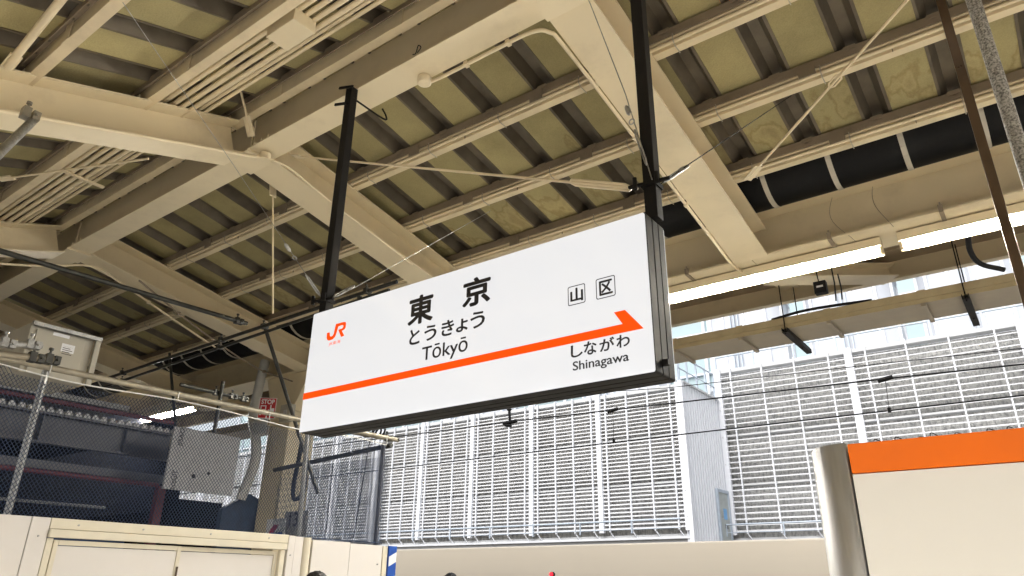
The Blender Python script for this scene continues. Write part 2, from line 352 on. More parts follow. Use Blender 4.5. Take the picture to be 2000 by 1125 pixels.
# ---------------------------------------------------------------- light fixtures
def lamp(xa,xb,y,z,label,group):
    t=thing('light_fixture',label,'lamp',((xa+xb)/2,y,z),group)
    sg_=1 if y>5 else -1; e0,e1=sorted((y-sg_*.078,y+sg_*.038)); hm=M().box(xa,e0,z+.065,xb,e1,z+.15); ya_,yb_=sorted((y+sg_*.031,y+sg_*.038)); hm.box(xa,ya_,z-.004,xb,yb_,z+.066); hm.box(xa,y-.03,z+.018,xa+.03,y+.03,z+.066); hm.box(xb-.03,y-.03,z+.018,xb,y+.03,z+.066); hm.build('housing',STEEL,t)  # outer lip is an added shield keeping tube light off soffit and tray
    M().box(xa+.03,y-.016,z+.044,xb-.03,y+.016,z+.0645).build('light_tube',LED,t,bevel=.006)
    for e in (xa+.4,xb-.4):
        m=M().box(e-.03,y-.02,z+.151,e+.03,y+.02,z+.168)
        if y>5: m.box(e-.018,6.675,z+.15,e+.018,6.695,z+.225); m.tube([(e,6.685,z+.225),(e,6.685,z+.25)],.008,6); m.box(e-.018,6.695,z+.151,e+.018,y-.021,z+.16)
        m.build('clamp',PURLB,t)
    return t
G='tube lamps under the eave beams'
FAR=[(.05,2.35,'beyond the brown post, at the right edge'),]
seg=[(-20.0,-18.3),(-18.2,-16.5),(-16.4,-14.7),(-14.6,-12.4)]
lamp(-.66,.30+1.3,6.96,4.53,'lit white tube lamp under eave beam, right of the joint and crossed by brown post',G)
lamp(-3.05,-.80,6.96,4.53,'lit white tube lamp under eave beam, running left from the joint to the sign',G)
lamp(-5.4,-3.15,6.96,4.53,'lit tube lamp hidden behind the right half of the station sign',G)
lamp(1.7,4.,6.96,4.53,'lit tube lamp of the far eave row beyond the right edge',G)
lamp(-14.75,-12.45,6.96,4.53,'lit white tube lamp behind the net, above grey insulation board',G)
lamp(-17.2,-14.95,6.96,4.53,'smaller lit white tube lamp farther back behind the net',G)
lamp(-19.5,-17.3,6.96,4.53,'lit tube lamp at the far end of the far eave row',G)
for k in range(6):
    xa=-6.7+k*2.4; lamp(xa,xa+2.3,-.55,4.55,'lit tube lamp of the near eave row, '+('at the far left end','second from its left end','third from its left end','fourth from its left end','fifth from its left end','last at its right end')[k],G)
# ---------------------------------------------------------------- station name sign
YS=2.86
def sp(x,y): p=px(x,y,1,YS); return p.x,p.z
xl=(sp(610,615)[0]+sp(585,850)[0])/2; xr=(sp(1257,412)[0]+sp(1283,720)[0])/2
zt=(sp(610,615)[1]+sp(1257,412)[1])/2; zl=(sp(585,850)[1]+sp(1283,720)[1])/2
sg=thing('station_name_sign','long backlit white station sign with an orange arrow stripe, hung on two dark posts','sign',((xl+xr)/2,YS,zl))
cr=.035
def rrect(x0,z0,x1,z1,r,n=4):
    out=[]
    for cx,cz,a0 in ((x1-r,z1-r,0),(x0+r,z1-r,90),(x0+r,z0+r,180),(x1-r,z0+r,270)):
        for k in range(n+1):
            a=R(a0+90*k/n); out.append((cx+r*math.cos(a),cz+r*math.sin(a)))
    return out
ys=[YS+.004,YS+.078,YS+.146,YS+.214]
for i in range(3):
    M().ext(rrect(xl,zl,xr,zt,.012),lambda a,z:(a,ys[i]+.003,z),lambda a,z:(a,ys[i+1]-.005,z)).build('housing_rail',DARKM,sg,bevel=.002)
M().ext(rrect(xl+.012,zl+.012,xr-.012,zt-.012,.02),lambda a,z:(a,YS+.01,z),lambda a,z:(a,YS+.225,z)).build('housing_core',BLACKR,sg)
M().ext(rrect(xl+.004,zl+.004,xr-.004,zt-.004,.010),lambda a,z:(a,YS,z),lambda a,z:(a,YS+.006,z)).build('sign_face',SIGNW,sg)
M().ext(rrect(xl+.004,zl+.004,xr-.004,zt-.004,.010),lambda a,z:(a,YS+.216,z),lambda a,z:(a,YS+.222,z)).build('rear_face',SIGNW,sg)
for X in (-3.845,-1.322):
    m=M().box(X-.034,2.94,zt-.0,X+.034,3.008,5.285); m.build('hanger_post',DARKM,sg,bevel=.004)
    m=M()
    m.bar((X-.10,2.925,5.31),(X+.07,2.925,5.25),.012,.02); m.bar((X-.13,2.925,5.16),(X+.02,2.925,5.11),.012,.02)
    m.tube(curve([(X+.03,2.97,5.18),(X+.03,3.3,5.18),(X+.03,3.33,5.22),(X+.03,3.28,5.27)],4),.008,6)
    m.build('post_clamp',DARKM,sg)
    zc=px(636,590,1,2.97).z if X<-2 else px(1270,365,1,2.97).z
    m=M().box(X-.042,2.93,zc-.014,X+.042,3.016,zc+.014); m.bar((X-.11,2.93,zc+.01),(X+.12,2.93,zc-.01),.018,.014); m.tube([(X+.06,2.9,zc+.03),(X+.06,2.9,zc-.03)],.012,8); m.tube([(X-.06,2.9,zc+.035),(X-.06,2.9,zc-.03)],.012,8)
    m.build('collar',DARKM,sg)
m=M().box(xr,YS+.07,zl+.05,xr+.03,YS+.1,zl+.075); m.build('side_latch',DARKM,sg)
YF=YS-.0015
def text_mesh(body,bold=0,font_scale=1):
    c=bpy.data.curves.new('lettering','FONT'); c.body=body; c.offset=bold; c.resolution_u=4
    o=bpy.data.objects.new('tmp',c); C.objects.link(o); bpy.context.view_layer.update()
    me=bpy.data.meshes.new_from_object(o); bpy.data.objects.remove(o); bpy.data.curves.remove(c); return me
def fit_text(name,body,x0,z0,x1,z1,place,mt,parent,bold=0,label=None,nrm=(0,-1,0)):
    me=text_mesh(body); vs=me.vertices; nrm=V(nrm)
    a=min(v.co.x for v in vs)-bold; b=max(v.co.x for v in vs)+bold; c=min(v.co.y for v in vs)-bold; d=max(v.co.y for v in vs)+bold
    m=M(); fs=[tuple(p.vertices) for p in me.polygons]; k=0
    for dx,dz in ([(0,0)]+([(bold*math.cos(t*math.pi/4),bold*math.sin(t*math.pi/4)) for t in range(8)] if bold else [])):
        m.add([V(place(x0+(v.co.x+dx-a)/(b-a)*(x1-x0), z0+(v.co.y+dz-c)/(d-c)*(z1-z0)))+nrm*(.00015*k) for v in vs],fs); k+=1
    me2=bpy.data.meshes.new(name); me2.from_pydata(m.v,[],m.f); me2.update(); me2.materials.append(mt); bpy.data.meshes.remove(me)
    return obj(name,me2,parent,label=label)
onface=lambda a,z:(a,YF,z)
def glyph(body,L,Rr,T,B,mt=INK,bold=0,name='lettering'):
    x0=sp(*L)[0]; x1=sp(*Rr)[0]; z1=sp(*T)[1]; z0=sp(*B)[1]
    return fit_text(name,body,x0,z0,x1,z1,onface,mt,sg,bold)
glyph('東',(796,637),(848,580),(826,575),(796,639),bold=.032)
glyph('京',(903,602),(959,543),(933,540.5),(903,604),bold=.032)
for g in (('と',(799.5,671),(821,645),(804,644.5),(807,674)),('う',(829,654),(853,646),(838,636),(836,666)),('き',(862,654),(887,641),(874,625.5),(870,657)),
          ('ょ',(891,646),(914,637),(905,622),(894.5,650)),('う',(919,628),(947.5,620),(931.5,609),(928,642)),
          ('し',(1115,676),(1138.6,686),(1116,675.5),(1121,699)),('な',(1140.6,676),(1166,685),(1148.5,667),(1153,693)),('が',(1171,670.5),(1200,659),(1199,657),(1178,687)),('わ',(1204,664.7),(1230.5,664.7),(1210,655),(1210,680))):
    glyph(*g,bold=.022)
glyph('Tōkyō',(825,683),(914,668),(907,658),(881,701),bold=.010)
glyph('Shinagawa',(1119,714),(1229,702),(1134,704),(1176,720),bold=.014)
glyph('山',(1114,571),(1138.8,564),(1126.5,562),(1116,592),bold=.03)
glyph('区',(1170,551),(1197.5,572),(1194,544),(1171,579),bold=.03)
for c4 in ((1109,562,1143.5,552,1144,590,1110,599),(1163.5,546,1201,536.6,1203,577,1165,586)):
    a,b=sp(c4[0],c4[1]),sp(c4[4],c4[5]); x0,z1=a; x1=b[0]; z0=(sp(c4[6],c4[7])[1]+b[1])/2; z1=(z1+sp(c4[2],c4[3])[1])/2
    o_=rrect(x0,z0,x1,z1,.010,3); i_=rrect(x0+.0045,z0+.0045,x1-.0045,z1-.0045,.007,3); n=len(o_)
    M().add([onface(*p) for p in o_]+[onface(*p) for p in i_],[(k,(k+1)%n,n+(k+1)%n,n+k) for k in range(n)]).build('lettering_border',INK,sg)
# arrow stripe
zt1=(sp(595,774)[1]+sp(1215,625.6)[1])/2; zb1=(sp(593,786.5)[1]+sp(1257,634)[1])/2
ar=[(xl+.004,zb1),(sp(1257,634)[0],zb1),sp(1221,605.6),(sp(1199.6,611)[0],sp(1221,605.6)[1]),(sp(1216,625)[0],zt1),(xl+.004,zt1)]
M().ext(ar,lambda a,z:(a,YF,z),lambda a,z:(a,YF-.0015,z)).build('arrow_stripe',ORANGE,sg)
J=[(207,582),(203,630),(207,650),(225,660),(262,648),(288,622),(300,592),(322,515),(355,502),(372,500),(376,510),(369,530),(357,538),(322,549),(352,622),(383,608),(358,560),(384,545),(397,525),(402,482),(396,469),(375,470),(300,490),(292,518),(276,590),(264,611),(246,620),(236,612),(233,576)]
M().ext([sp(600+x*.19,540+y*.19) for x,y in J],lambda a,z:(a,YF,z),lambda a,z:(a,YF-.0015,z)).build('logo',ORANGE,sg)
glyph('JR東海',(642.5,671),(665.5,664.5),(664.6,663),(645,676),ORANGE,0,'logo_caption')
# ---------------------------------------------------------------- guy wires of the sign and the scaffold
def guy(label,pts,ins=None,tb=None,r=.003,mt=GALV,group='guy wires bracing the hanging sign'):
    t=thing('guy_wire',label,'wire',pts[-1],group)
    M().tube(pts,r,6).build('cable',mt,t)
    p,q=V(pts[0]),V(pts[-1]); d=q-p
    if ins is not None:
        a=p+d*ins; dn=d.normalized(); M().tube([a-dn*.035,a-dn*.02,a+dn*.02,a+dn*.035],[.005,.013,.013,.005],8).build('insulator',GALV,t)
        m=M(); e=dn.cross(V((0,1,.2))).normalized(); c=a+dn*.085
        m.tube([c+e*(.016*math.cos(k))+dn*(.016*math.sin(k)) for k in [i*math.pi/5 for i in range(11)]],.004,5); m.build('ring',GALV,t)
    if tb: m=M(); turnbuckle(m,p,q,tb[0],tb[1],.03,.005); m.build('turnbuckle',GALV,t)
    return t
guy('thin wire from upper left crossing the cream beam down to left sign post',[px(240,5,0,-3.95),px(458,325,1,2.95),px(632,588,1,2.95)],.80,(.90,.98),.0028,GALV)
guy('wire along the cream rafter ending in a long turnbuckle at right sign post',[px(1148,-5,1,2.93),px(1222,185,1,2.93),px(1274,352,1,2.93)],.66,(.76,.93))
guy('wire with dark turnbuckle stretching from right sign post to the upper right purlin',[px(1545,187,1,5.1),px(1350,318,1,3.3),px(1292,358,1,2.97)],.12*0+.9,(.86,.99),.0035,DARKM)
guy('thin wire from left sign post rising right to a purlin clamp',[px(958,412,1,5.1),px(690,563,1,3.1),px(648,582,1,2.97)],.92,(.90,.99),.0028,GALV)
# ---------------------------------------------------------------- conduits
def conduit(label,pts,r=.013,mt=PURL,cat='conduit',group=None,clips=0,name='conduit'):
    t=thing(name,label,cat,pts[0],group); c=curve(pts,5); M().tube(c,r,8).build('pipe',mt,t)
    for k in range(clips):
        p=c[int((k+.5)/clips*(len(c)-1))]; M().box(p.x-.02,p.y-.02,p.z-.02,p.x+.02,p.y+.02,p.z+.02).build('clip',mt,t,bevel=.004)
    return t
# bundle of five
bt=thing('conduit_bundle','bundle of cream conduits running under the ceiling through a square junction box','conduits',(-5,2.1,5.1))
for k in range(4):
    y=2.22+.066*k; z=zb(2.3)+.365
    M().tube([(-16,y,z),(4,y,z)],.021,8).build('conduit_pipe',PURL,bt)
for y in (2.50,2.55): M().tube([(-16,y,zb(2.5)+.36),(4,y,zb(2.5)+.36)],.017,8).build('conduit_pipe',PURL,bt)
ca_,cb_=px(519,73,2,5.26),px(615,66,2,5.26); cc_,cd_=px(571,93,2,5.26),px(565,44,2,5.26)
M().box(min(ca_.x,cd_.x)*.5+min(ca_.x,cc_.x)*.5,min(ca_.y,cd_.y),5.26,(cb_.x+cc_.x)/2 if cb_.x<cc_.x else cb_.x,max(cc_.y,cb_.y),5.37).build('junction_box',STEEL,bt,bevel=.006)
print('JB',ca_,cb_,cc_,cd_)
for x in (-7.2,-10.5,-1.):
    M().box(x-.02,2.17,zb(2.3)+.325,x+.02,2.6,zb(2.3)+.342).build('hanger',PURL,bt)
for i,y in enumerate(PR):
    z=zb(y)+.352; nm=('upper','middle','lowest')[i]
    t=thing('purlin_conduit','twin cream conduits clipped along the %s purlin of the far roof slope'%nm,'conduit',(-2,y,z),'conduits clipped along the purlins')
    M().tube([(-20,y-.062,z+.030),(5,y-.062,z+.030)],.017,8).build('pipe',PURL,t)
    M().tube([(-20,y-.062,z+.072),(5,y-.062,z+.072)],.013,8).build('pipe',PURL,t)
    x=-18.6
    while x<5:
        if min(abs(x-b) for b in BAYS)>.25: M().tube([(x,y-.04,z+.11),(x,y-.088,z+.085),(x,y-.092,z+.02),(x,y-.06,z-.01),(x,y+.04,z-.012)],.0045,5).build('clip',STRAP,t)
        x+=.85
# conduit on the ridge beam flange turning down the rafter
zf=5.28
t=thing('edge_conduit','cream conduit from round box on ridge beam curving down the edge of nearest rafter','conduit',(-3.2,3.28,5.28))
pts=[(-3.27,3.25,zf-.02),(-3.1,3.28,zf),(-2.62,3.28,zf),(-2.30,3.29,zf),(-2.19,3.36,zf-.01),(-2.165,3.55,zb(3.55)-.02),(-2.165,4.75,zb(4.75)-.01),(-2.165,5.9,zb(5.9)-.01),(-2.16,6.68,zb(6.68)-.01),(-2.13,6.9,4.66)]
M().tube(curve(pts,5),.015,8).build('pipe',PURL,t)
M().tube([(-3.28,3.22,5.296),(-3.28,3.22,5.24),(-3.28,3.22,5.236)],[.055,.055,.045],16).build('round_box',STEEL,t)
for p in ((-2.9,3.28,zf),(-2.5,3.28,zf),(-2.165,4.6,zb(4.6)-.01),(-2.165,5.6,zb(5.6)-.01)): M().box(p[0]-.016,p[1]-.022,p[2]-.018,p[0]+.016,p[1]+.022,p[2]+.018).build('clip',PURL,t)
t=thing('rafter_conduit','cream conduit along the near rafter ending in a box at the ridge joint','conduit',(-5.3,3.2,5.2))
pts=[(-5.24,-1.0,zb(-1.0)-.05),(-5.24,1.2,zb(1.2)-.05),(-5.24,2.6,zb(2.6)-.05),(-5.24,3.0,zb(3.0)-.055),(-5.20,3.12,5.24)]
M().tube(curve(pts,5),.017,8).build('pipe',PURL,t)
M().tube([(-5.2,3.13,5.274),(-5.2,3.13,5.21)],.05,14).build('round_box',STEEL,t)
M().tube(curve([(-5.19,3.18,5.24),(-5.17,3.4,5.24),(-5.24,3.9,zb(3.9)-.02),(-5.28,5.2,zb(5.2)-.02)],5),.012,8).build('pipe',PURL,t)
# cable hanging wires on eave beam
for q,(a,b,c_,lab) in enumerate((((1630,365),(1622,425),(1672,472),'thin dark wire drooping over the eave beam above left tube lamp'),((1706,340),(1706,395),(1745,443),'thin dark wire drooping over the eave beam near the lamp joint'))):
    tag(M().tube(curve([px(*a,1,6.88),px(*b,1,6.90),px(*c_,1,6.66)],6),.0022,5).build('loose_wire',PURLB),lab,'wire')
# wires and ties on the girder
tag(M().tube(curve([px(815,103,1,2.99),px(822,93,1,2.99),px(817,89,1,2.98),(px(812,104,1,2.99)),px(806,107,1,2.99)],6),.004,6).build('cable_tie',BLACKR),'small black looped tie on the ridge beam flange','tie')
# conduits on rafter right side (second rafter) and left rafter
conduit('brown cable with clips running down the rafter beyond the left sign post',[px(272,548,2,5.1),px(395,648,2,4.9),px(500,718,2,4.72),px(572,745,1,6.7)],.012,PURLB,'conduit',None,2)
conduit('cream conduit bending under the far left ridge joint and down the rafter',[px(0,515,0,-8.72),px(95,520,0,-8.72),px(178,520,0,-8.72),px(235,552,2,5.16),px(330,618,2,4.95),px(420,678,2,4.78)],.013,PURL,'conduit',None,2)
# ---------------------------------------------------------------- overhead cable tray beyond the eave
tr=thing('cable_tray','long cream steel cable tray hung on black brackets beyond the eave','cable tray',(-1,7.6,4.3))
YT0,YT1,ZT=7.5,8.03,4.165
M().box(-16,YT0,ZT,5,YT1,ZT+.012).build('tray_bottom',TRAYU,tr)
M().box(-16,YT0-.012,ZT+.047,5,YT0,ZT+.118).build('tray_side',TRAYY,tr); M().box(-16,YT0-.006,ZT,5,YT0+.002,ZT+.044).build('tray_side',TRAYY,tr)
M().box(-16,YT1,ZT,5,YT1+.01,ZT+.117).build('tray_side',TRAYY,tr)
M().box(-16,YT0-.01,ZT+.119,5,YT1+.01,ZT+.125).build('tray_lid',TRAYY,tr)
for xx,k in ((-3.2,0),(-2.42,0),(-1.93,1),(-1.49,0),(-.62,0),(-.27,1),(.6,0),(-4.2,1)):
    if k:
        m=M().prof((xx,YT0-.06,ZT-.055),(xx,YT1+.33,ZT-.055),[(-.03,0),(.03,0),(.03,.05),(.024,.05),(.024,.006),(-.024,.006),(-.024,.05),(-.03,.05)]); m.build('bracket',DARKM,tr)
        for yy in (YT0-.03,YT0+.35):
            M().tube([(xx,yy if yy<YT0 else YT1+.05,ZT-.07),(xx,yy if yy<YT0 else YT1+.05,4.93)],.006,6).build('hanger_rod',DARKM,tr)
    else:
        m=M().box(xx-.02,YT0-.02,ZT-.035,xx+.02,YT1+.02,ZT-.004); m.build('bracket',TRAYU,tr)
        M().box(xx-.035,YT0-.02,ZT+.045,xx+.035,YT0-.013,ZT+.13).build('tray_clip',TRAYY,tr)
conduit('thick black cable sagging from the tube lamp onto the cable tray at upper right',[px(1890,455,1,7.0),px(1895,490,1,7.2),px(1915,515,1,7.3),px(1962,527,1,7.4)],.024,BLACKR,'cable',None)
conduit('black cable lying along the top of the cable tray behind the sign',[(px(1505,618,1,7.5).x,7.53,ZT+.14),(px(1560,598,1,7.5).x,7.53,ZT+.17),(px(1620,588,1,7.5).x,7.53,ZT+.165),(px(1700,577,1,7.5).x,7.53,ZT+.14)],.016,BLACKR,'cable',None)
b=px(1601,560,1,7.25); t=thing('control_box','small black control box with white label hanging above the cable tray','box',b)
M().box(b.x-.06,7.25,b.z-.065,b.x+.06,7.33,b.z+.065).build('case',BLACKR,t,bevel=.006); M().box(b.x-.032,7.247,b.z-.005,b.x+.032,7.2495,b.z+.015).build('label_plate',WHITET,t)
M().tube([(b.x-.01,7.29,b.z+.065),(b.x-.02,7.29,b.z+.22)],.006,6).build('hanger_rod',DARKM,t); M().box(b.x-.05,7.26,b.z+.2,b.x+.01,7.32,b.z+.3).build('clamp',STEEL,t)
for p,q in ((px(1622,515,1,7.28),px(1633,588,1,7.4)),(px(1636,535,1,7.28),px(1645,585,1,7.4))):
    tag(M().tube([p,(p+q)/2+V((.01,0,-.01)),q],.007,6).build('drop_cable',BLACKR),'thin black cable dropping to the tray right of the small black box' if q.x>px(1640,586,1,7.4).x else 'thin black cable dropping to the tray beside the small black box','cable')
# ---------------------------------------------------------------- right foreground posts
bp_=px(1850,0,1,2.6); xb=px(1866,100,1,4.6).x
t=thing('brown_post','brown square metal post hanging in front of the tube lamps at upper right','post',(xb,4.6,2.4))
M().box(xb-.027,4.6,2.45,xb+.027,4.65,5.5).build('tube',DARKB,t,bevel=.004)
g0=px(1932,100,1,4.3); 
tag(M().tube([(g0.x,4.3,2.6),(g0.x,4.3,5.6)],.038,14).build('galvanised_pipe',GALVS),'speckled grey galvanised pipe right of the brown post','pipe')
# ---------------------------------------------------------------- orange topped panel
zg=px(1655,868,1,2.).z; xg=px(1655,868,1,2.).x
t=thing('platform_partition','cream platform partition with orange band along its top and rounded stainless end','partition',(0.6,2.1,0))
M().box(xg,2.0,0,2.6,2.3,zg-.076).build('panel',GATEW,t); M().box(xg,1.994,zg-.074,2.6,2.3,zg).build('orange_band',ORBAND,t,bevel=.003)
rr=.15; poly=[(xg-.006+0*0,2.0-.004)]+[(xg-.006-rr*.78*math.sin(R(a)),2.15-(.154)*math.cos(R(a))) for a in range(0,181,12)]
M().ext(poly[1:],lambda a,y:(a,y,0),lambda a,y:(a,y,zg+.004)).build('end_cap',STAINL,t)
for p in t.children:
    if p.name.startswith('end_cap'):
        for f in p.data.polygons: f.use_smooth=abs(f.normal.z)<.5
m=M(); rnd=random.Random(3)
for k in range(9):
    x=xg+.05+k*.045+rnd.random()*.03; m.tube(curve([(x,2.03,zg),(x+.004,2.03,zg+.006+.01*rnd.random()),(x+.02,2.03,zg+.003)],3),.0014,5)
tag(m.build('wire_tie_ends',BLACKR),'row of tiny black wire ends poking up along the orange band','wire')
# ---------------------------------------------------------------- hoarding on the left
XH=-6.0; ZH=2.03
hd=thing('hoarding','off-white temporary hoarding with a double sliding door, below the blue net','hoarding',(XH,3.9,0))
edges=[(-2,2.25)]; 
M().box(XH-.05,-1.,0,XH,1.02,ZH).build('wall_panel',HOARD,hd)
M().box(XH-.05,1.025,0,XH,2.27,ZH).build('wall_panel',HOARD,hd)
M().box(XH-.05,2.275,0,XH+.006,2.40,ZH).build('door_jamb',HOARD,hd,bevel=.004)
M().box(XH-.05,2.405,ZH-.075,XH+.006,4.52,ZH).build('lintel',HFRAME,hd,bevel=.004)
M().box(XH-.03,2.405,ZH-.135,XH+.03,4.50,ZH-.079).build('door_track',HFRAME,hd,bevel=.004)
M().box(XH-.04,2.405,0,XH+.004,2.45,ZH-.14).build('door_frame',HFRAME,hd,bevel=.003)
M().box(XH-.04,4.45,0,XH+.004,4.50,ZH-.14).build('door_frame',HFRAME,hd,bevel=.003)
def door(y0,y1,dx):
    d=M().box(XH-.03+dx,y0+.03,.05,XH-.012+dx,y1-.03,ZH-.19).build('sliding_door',HOARD,hd)
    m=M(); m.box(XH-.035+dx,y0,.02,XH-.002+dx,y0+.032,ZH-.15); m.box(XH-.035+dx,y1-.032,.02,XH-.002+dx,y1,ZH-.15); m.box(XH-.035+dx,y0+.033,ZH-.185,XH-.002+dx,y1-.033,ZH-.15)
    m.build('door_stile',HFRAME,d,bevel=.003)
    return d
door(2.46,3.46,0); d2=door(3.44,4.44,-.034)
M().box(XH+.0,3.44,1.55,XH+.006,3.455,1.72).build('handle',DARKB,hd)
M().box(XH-.05,4.525,0,XH+.006,4.60,ZH-.005).build('door_jamb',HOARD,hd,bevel=.004)
M().box(XH-.05,4.605,0,XH,4.70,ZH-.01).build('wall_panel',HOARD,hd)
M().tube([(XH-.035,4.76,0),(XH-.035,4.76,ZH-.012)],.05,12).build('round_post',HFRAME,hd)
M().box(XH-.05,4.82,0,XH,5.30,ZH-.03).build('wall_panel',HOARD,hd); M().box(XH-.05,5.305,0,XH,5.76,ZH-.04).build('wall_panel',HOARD,hd)
M().box(XH-.06,5.765,0,XH+.01,5.83,ZH-.045).build('end_post',HFRAME,hd)
m=M()
for y,z in ((2.34,1.9),(2.34,1.4),(2.6,ZH-.04),(3.1,ZH-.04),(3.7,ZH-.04),(4.3,ZH-.04),(4.56,1.85),(5.7,1.8)): m.tube([(XH,y,z),(XH+.012,y,z)],.007,8)
m.build('screws',GALV,hd,kind='stuff')
ts=thing('warning_strip','blue and white striped edge strip at the end of the hoarding','strip',(XH+.02,5.88,0))
M().box(XH-.03,5.835,.2,XH+.03,5.95,ZH-.04).build('strip_board',BLUE,ts)
for z in (1.86,1.62,1.38): 
    M().ext([(5.838,z-.05),(5.947,z),(5.947,z+.1),(5.838,z+.05)],lambda y,zz:(XH+.031,y,zz-.03),lambda y,zz:(XH+.033,y,zz-.03)).build('white_stripe',WHITET,ts)
# ---------------------------------------------------------------- net, rail and posts above the hoarding
nt_=thing('safety_net','navy blue safety net stretched above the hoarding on a pipe frame','net',(XH-.06,4,2))
XN=XH-.06
def rail_z(y): # edge of the net droops between ties
    t=(y-1.4)/(5.86-1.4); return 3.10+.035*math.cos(t*14)*.5-.03
m=M(); c=.030; y0,y1,z0=.9,5.78,2.0
def clipz(a,b):
    pass
k=-60
m2=M()
import math as _m
for s in (1,-1):
    k=int((y0-1.3)/c)-2
    while k*c<y1+1.4:
        # line y = k*c + s*(z-z0)
        pts=[]; 
        for i in range(24):
            z=z0+i*(1.12/23); y=k*c+s*(z-z0)*.8
            if y0<=y<=y1 and z<=rail_z(y): pts.append(V((XN+.012*_m.sin(y*5)+.0015*s,y,z)))
        if len(pts)>1: m.tube([pts[0],pts[len(pts)//2],pts[-1]] if len(pts)>4 else [pts[0],pts[-1]],.0026,3,cap=False)
        k+=1
m.build('net_mesh',NETM,nt_,kind='stuff')
m=M()   # return of the net towards the tracks (along the platform)
YB=5.80
for s in (1,-1):
    k=-20
    while k*c<2.6+1.2:
        pts=[]
        for i in range(24):
            z=z0+i*(1.05/23); x=XN-2.0+k*c+s*(z-z0)*.8
            if XN-2.0<=x<=XN+.03 and z<=2.98+.02*_m.sin(x*4): pts.append(V((x,YB+.0015*s,z)))
        if len(pts)>1: m.tube([pts[0],pts[-1]],.0026,3,cap=False)
        k+=1
m.build('net_mesh',NETM,nt_,kind='stuff')
pts=[(XN+.012*_m.sin(y*5),y,rail_z(y)) for y in [1+.07*i for i in range(69)]]
M().tube(pts,.006,6).build('edge_rope',ROPE,nt_)
M().tube([(XN,.8,2.03),(XN,5.8,2.02)],.005,6).build('lower_rope',NETM,nt_)
M().tube([(XN-.01,.9,3.115),(XN-.01,5.92,3.165)],.026,12).build('top_rail',OLDP,nt_)
M().tube([(XN-.06,2.15,2.0),(XN-.06,2.15,3.16)],.026,12).build('net_post',GALV,nt_)
M().tube([(XN-.03,5.74,1.9),(XN-.03,5.74,3.1)],.026,12).build('net_post',BLUEG,nt_)
M().tube([(XN-2.1,5.80,2.97),(XN+.04,5.80,3.08)],.028,12).build('net_rail',SCAF,nt_)
M().tube([px(601,845,0,XN-.35),px(583,1050,0,XN-.35)],.026,12).build('net_post',GALV,nt_)
m=M()
for yy in (2.15,3.2,4.15,5.1,5.74): 
    m.tube([(XN-.04,yy,3.09),(XN-.04,yy+.01,3.16),(XN+.02,yy,3.15),(XN+.02,yy,3.08)],.005,5)
m.build('wire_ties',ROPE,nt_,kind='stuff')
# ropes hanging behind the net
for a,b,lab in (((722,860),(690,1052),'dark rope hanging inside the net right of the grey post'),((651,905),(636,1045),'dark thin rope hanging inside the net near the number board')):
    tag(M().tube([px(*a,1,6.2),px(*b,1,6.25)],.006,6).build('hanging_rope',BLACKR),lab,'rope')
# coiled black cables by the corner
m=M(); 
for k in range(5):
    c0=px(712+8*k,842+3*(k%2),1,5.9); m.tube(curve([c0+V((-.08,0,0)),c0+V((-.02,0,.05)),c0+V((.07,0,.03)),c0+V((.03,0,-.05)),c0+V((-.09,0,-.03))],5),.012,6)
tag(m.build('cable_coil',BLACKR),'tangled black cable coil resting on the net frame below the sign','cable')
# loose couplers + pipes at the net's upper left end
def coupler(m,p,s=.045):
    x,y,z=p; m.box(x-s*.6,y-s,z-s*.7,x+s*.6,y-s*.15,z+s*.7); m.box(x-s*.6,y+s*.1,z-s*.6,x+s*.6,y+s*.9,z+s*.6); m.tube([(x,y-s*.5,z+s*.5),(x,y-s*.5,z+s*1.7)],s*.16,6); m.tube([(x-s,y+s*.4,z),(x+s*1.1,y+s*.4,z)],s*.2,6)
    m.tube([(x,y-s*.5,z+s*1.3),(x,y-s*.5,z+s*1.65)],s*.32,6)
def scaffold(label,p,q,r=.024,mt=GALV,cs=(),group='scaffold pipes around the net'):
    t=thing('scaffold_pipe',label,'pipe',p,group); p,q=V(p),V(q)
    M().tube([p,q],r,12).build('pipe',mt,t)
    e=(q-p).normalized(); M().tube([q,q+e*.002],r*.78,12).build('open_end',BLACKR,t)
    for c_ in cs: m=M(); coupler(m,p+(q-p)*c_,r*2); m.build('coupler',mt if mt is GALV else SCAF,t)
    return t
scaffold('shiny galvanised pipe with a coupler at the left edge above the net',px(-30,668,0,-5.75),px(82,675,0,-5.75),.024,GALV,(.85,.4))
scaffold('rusty pipe with pale blue end under the shiny pipe at left edge',px(-30,688,0,-5.82),px(112,704,0,-5.82),.026,OLDP,(.7,.93))
scaffold('short galvanised pipe with an open coupler in front of the near cream rafter',px(-20,318,0,-4.35),px(62,238,0,-4.55),.026,GALV,())
m=M(); p=px(60,225,0,-4.56); coupler(m,p,.05); t=tag(m.build('open_coupler',OLDP),'open metal coupler clamp hanging before the near cream rafter','clamp')
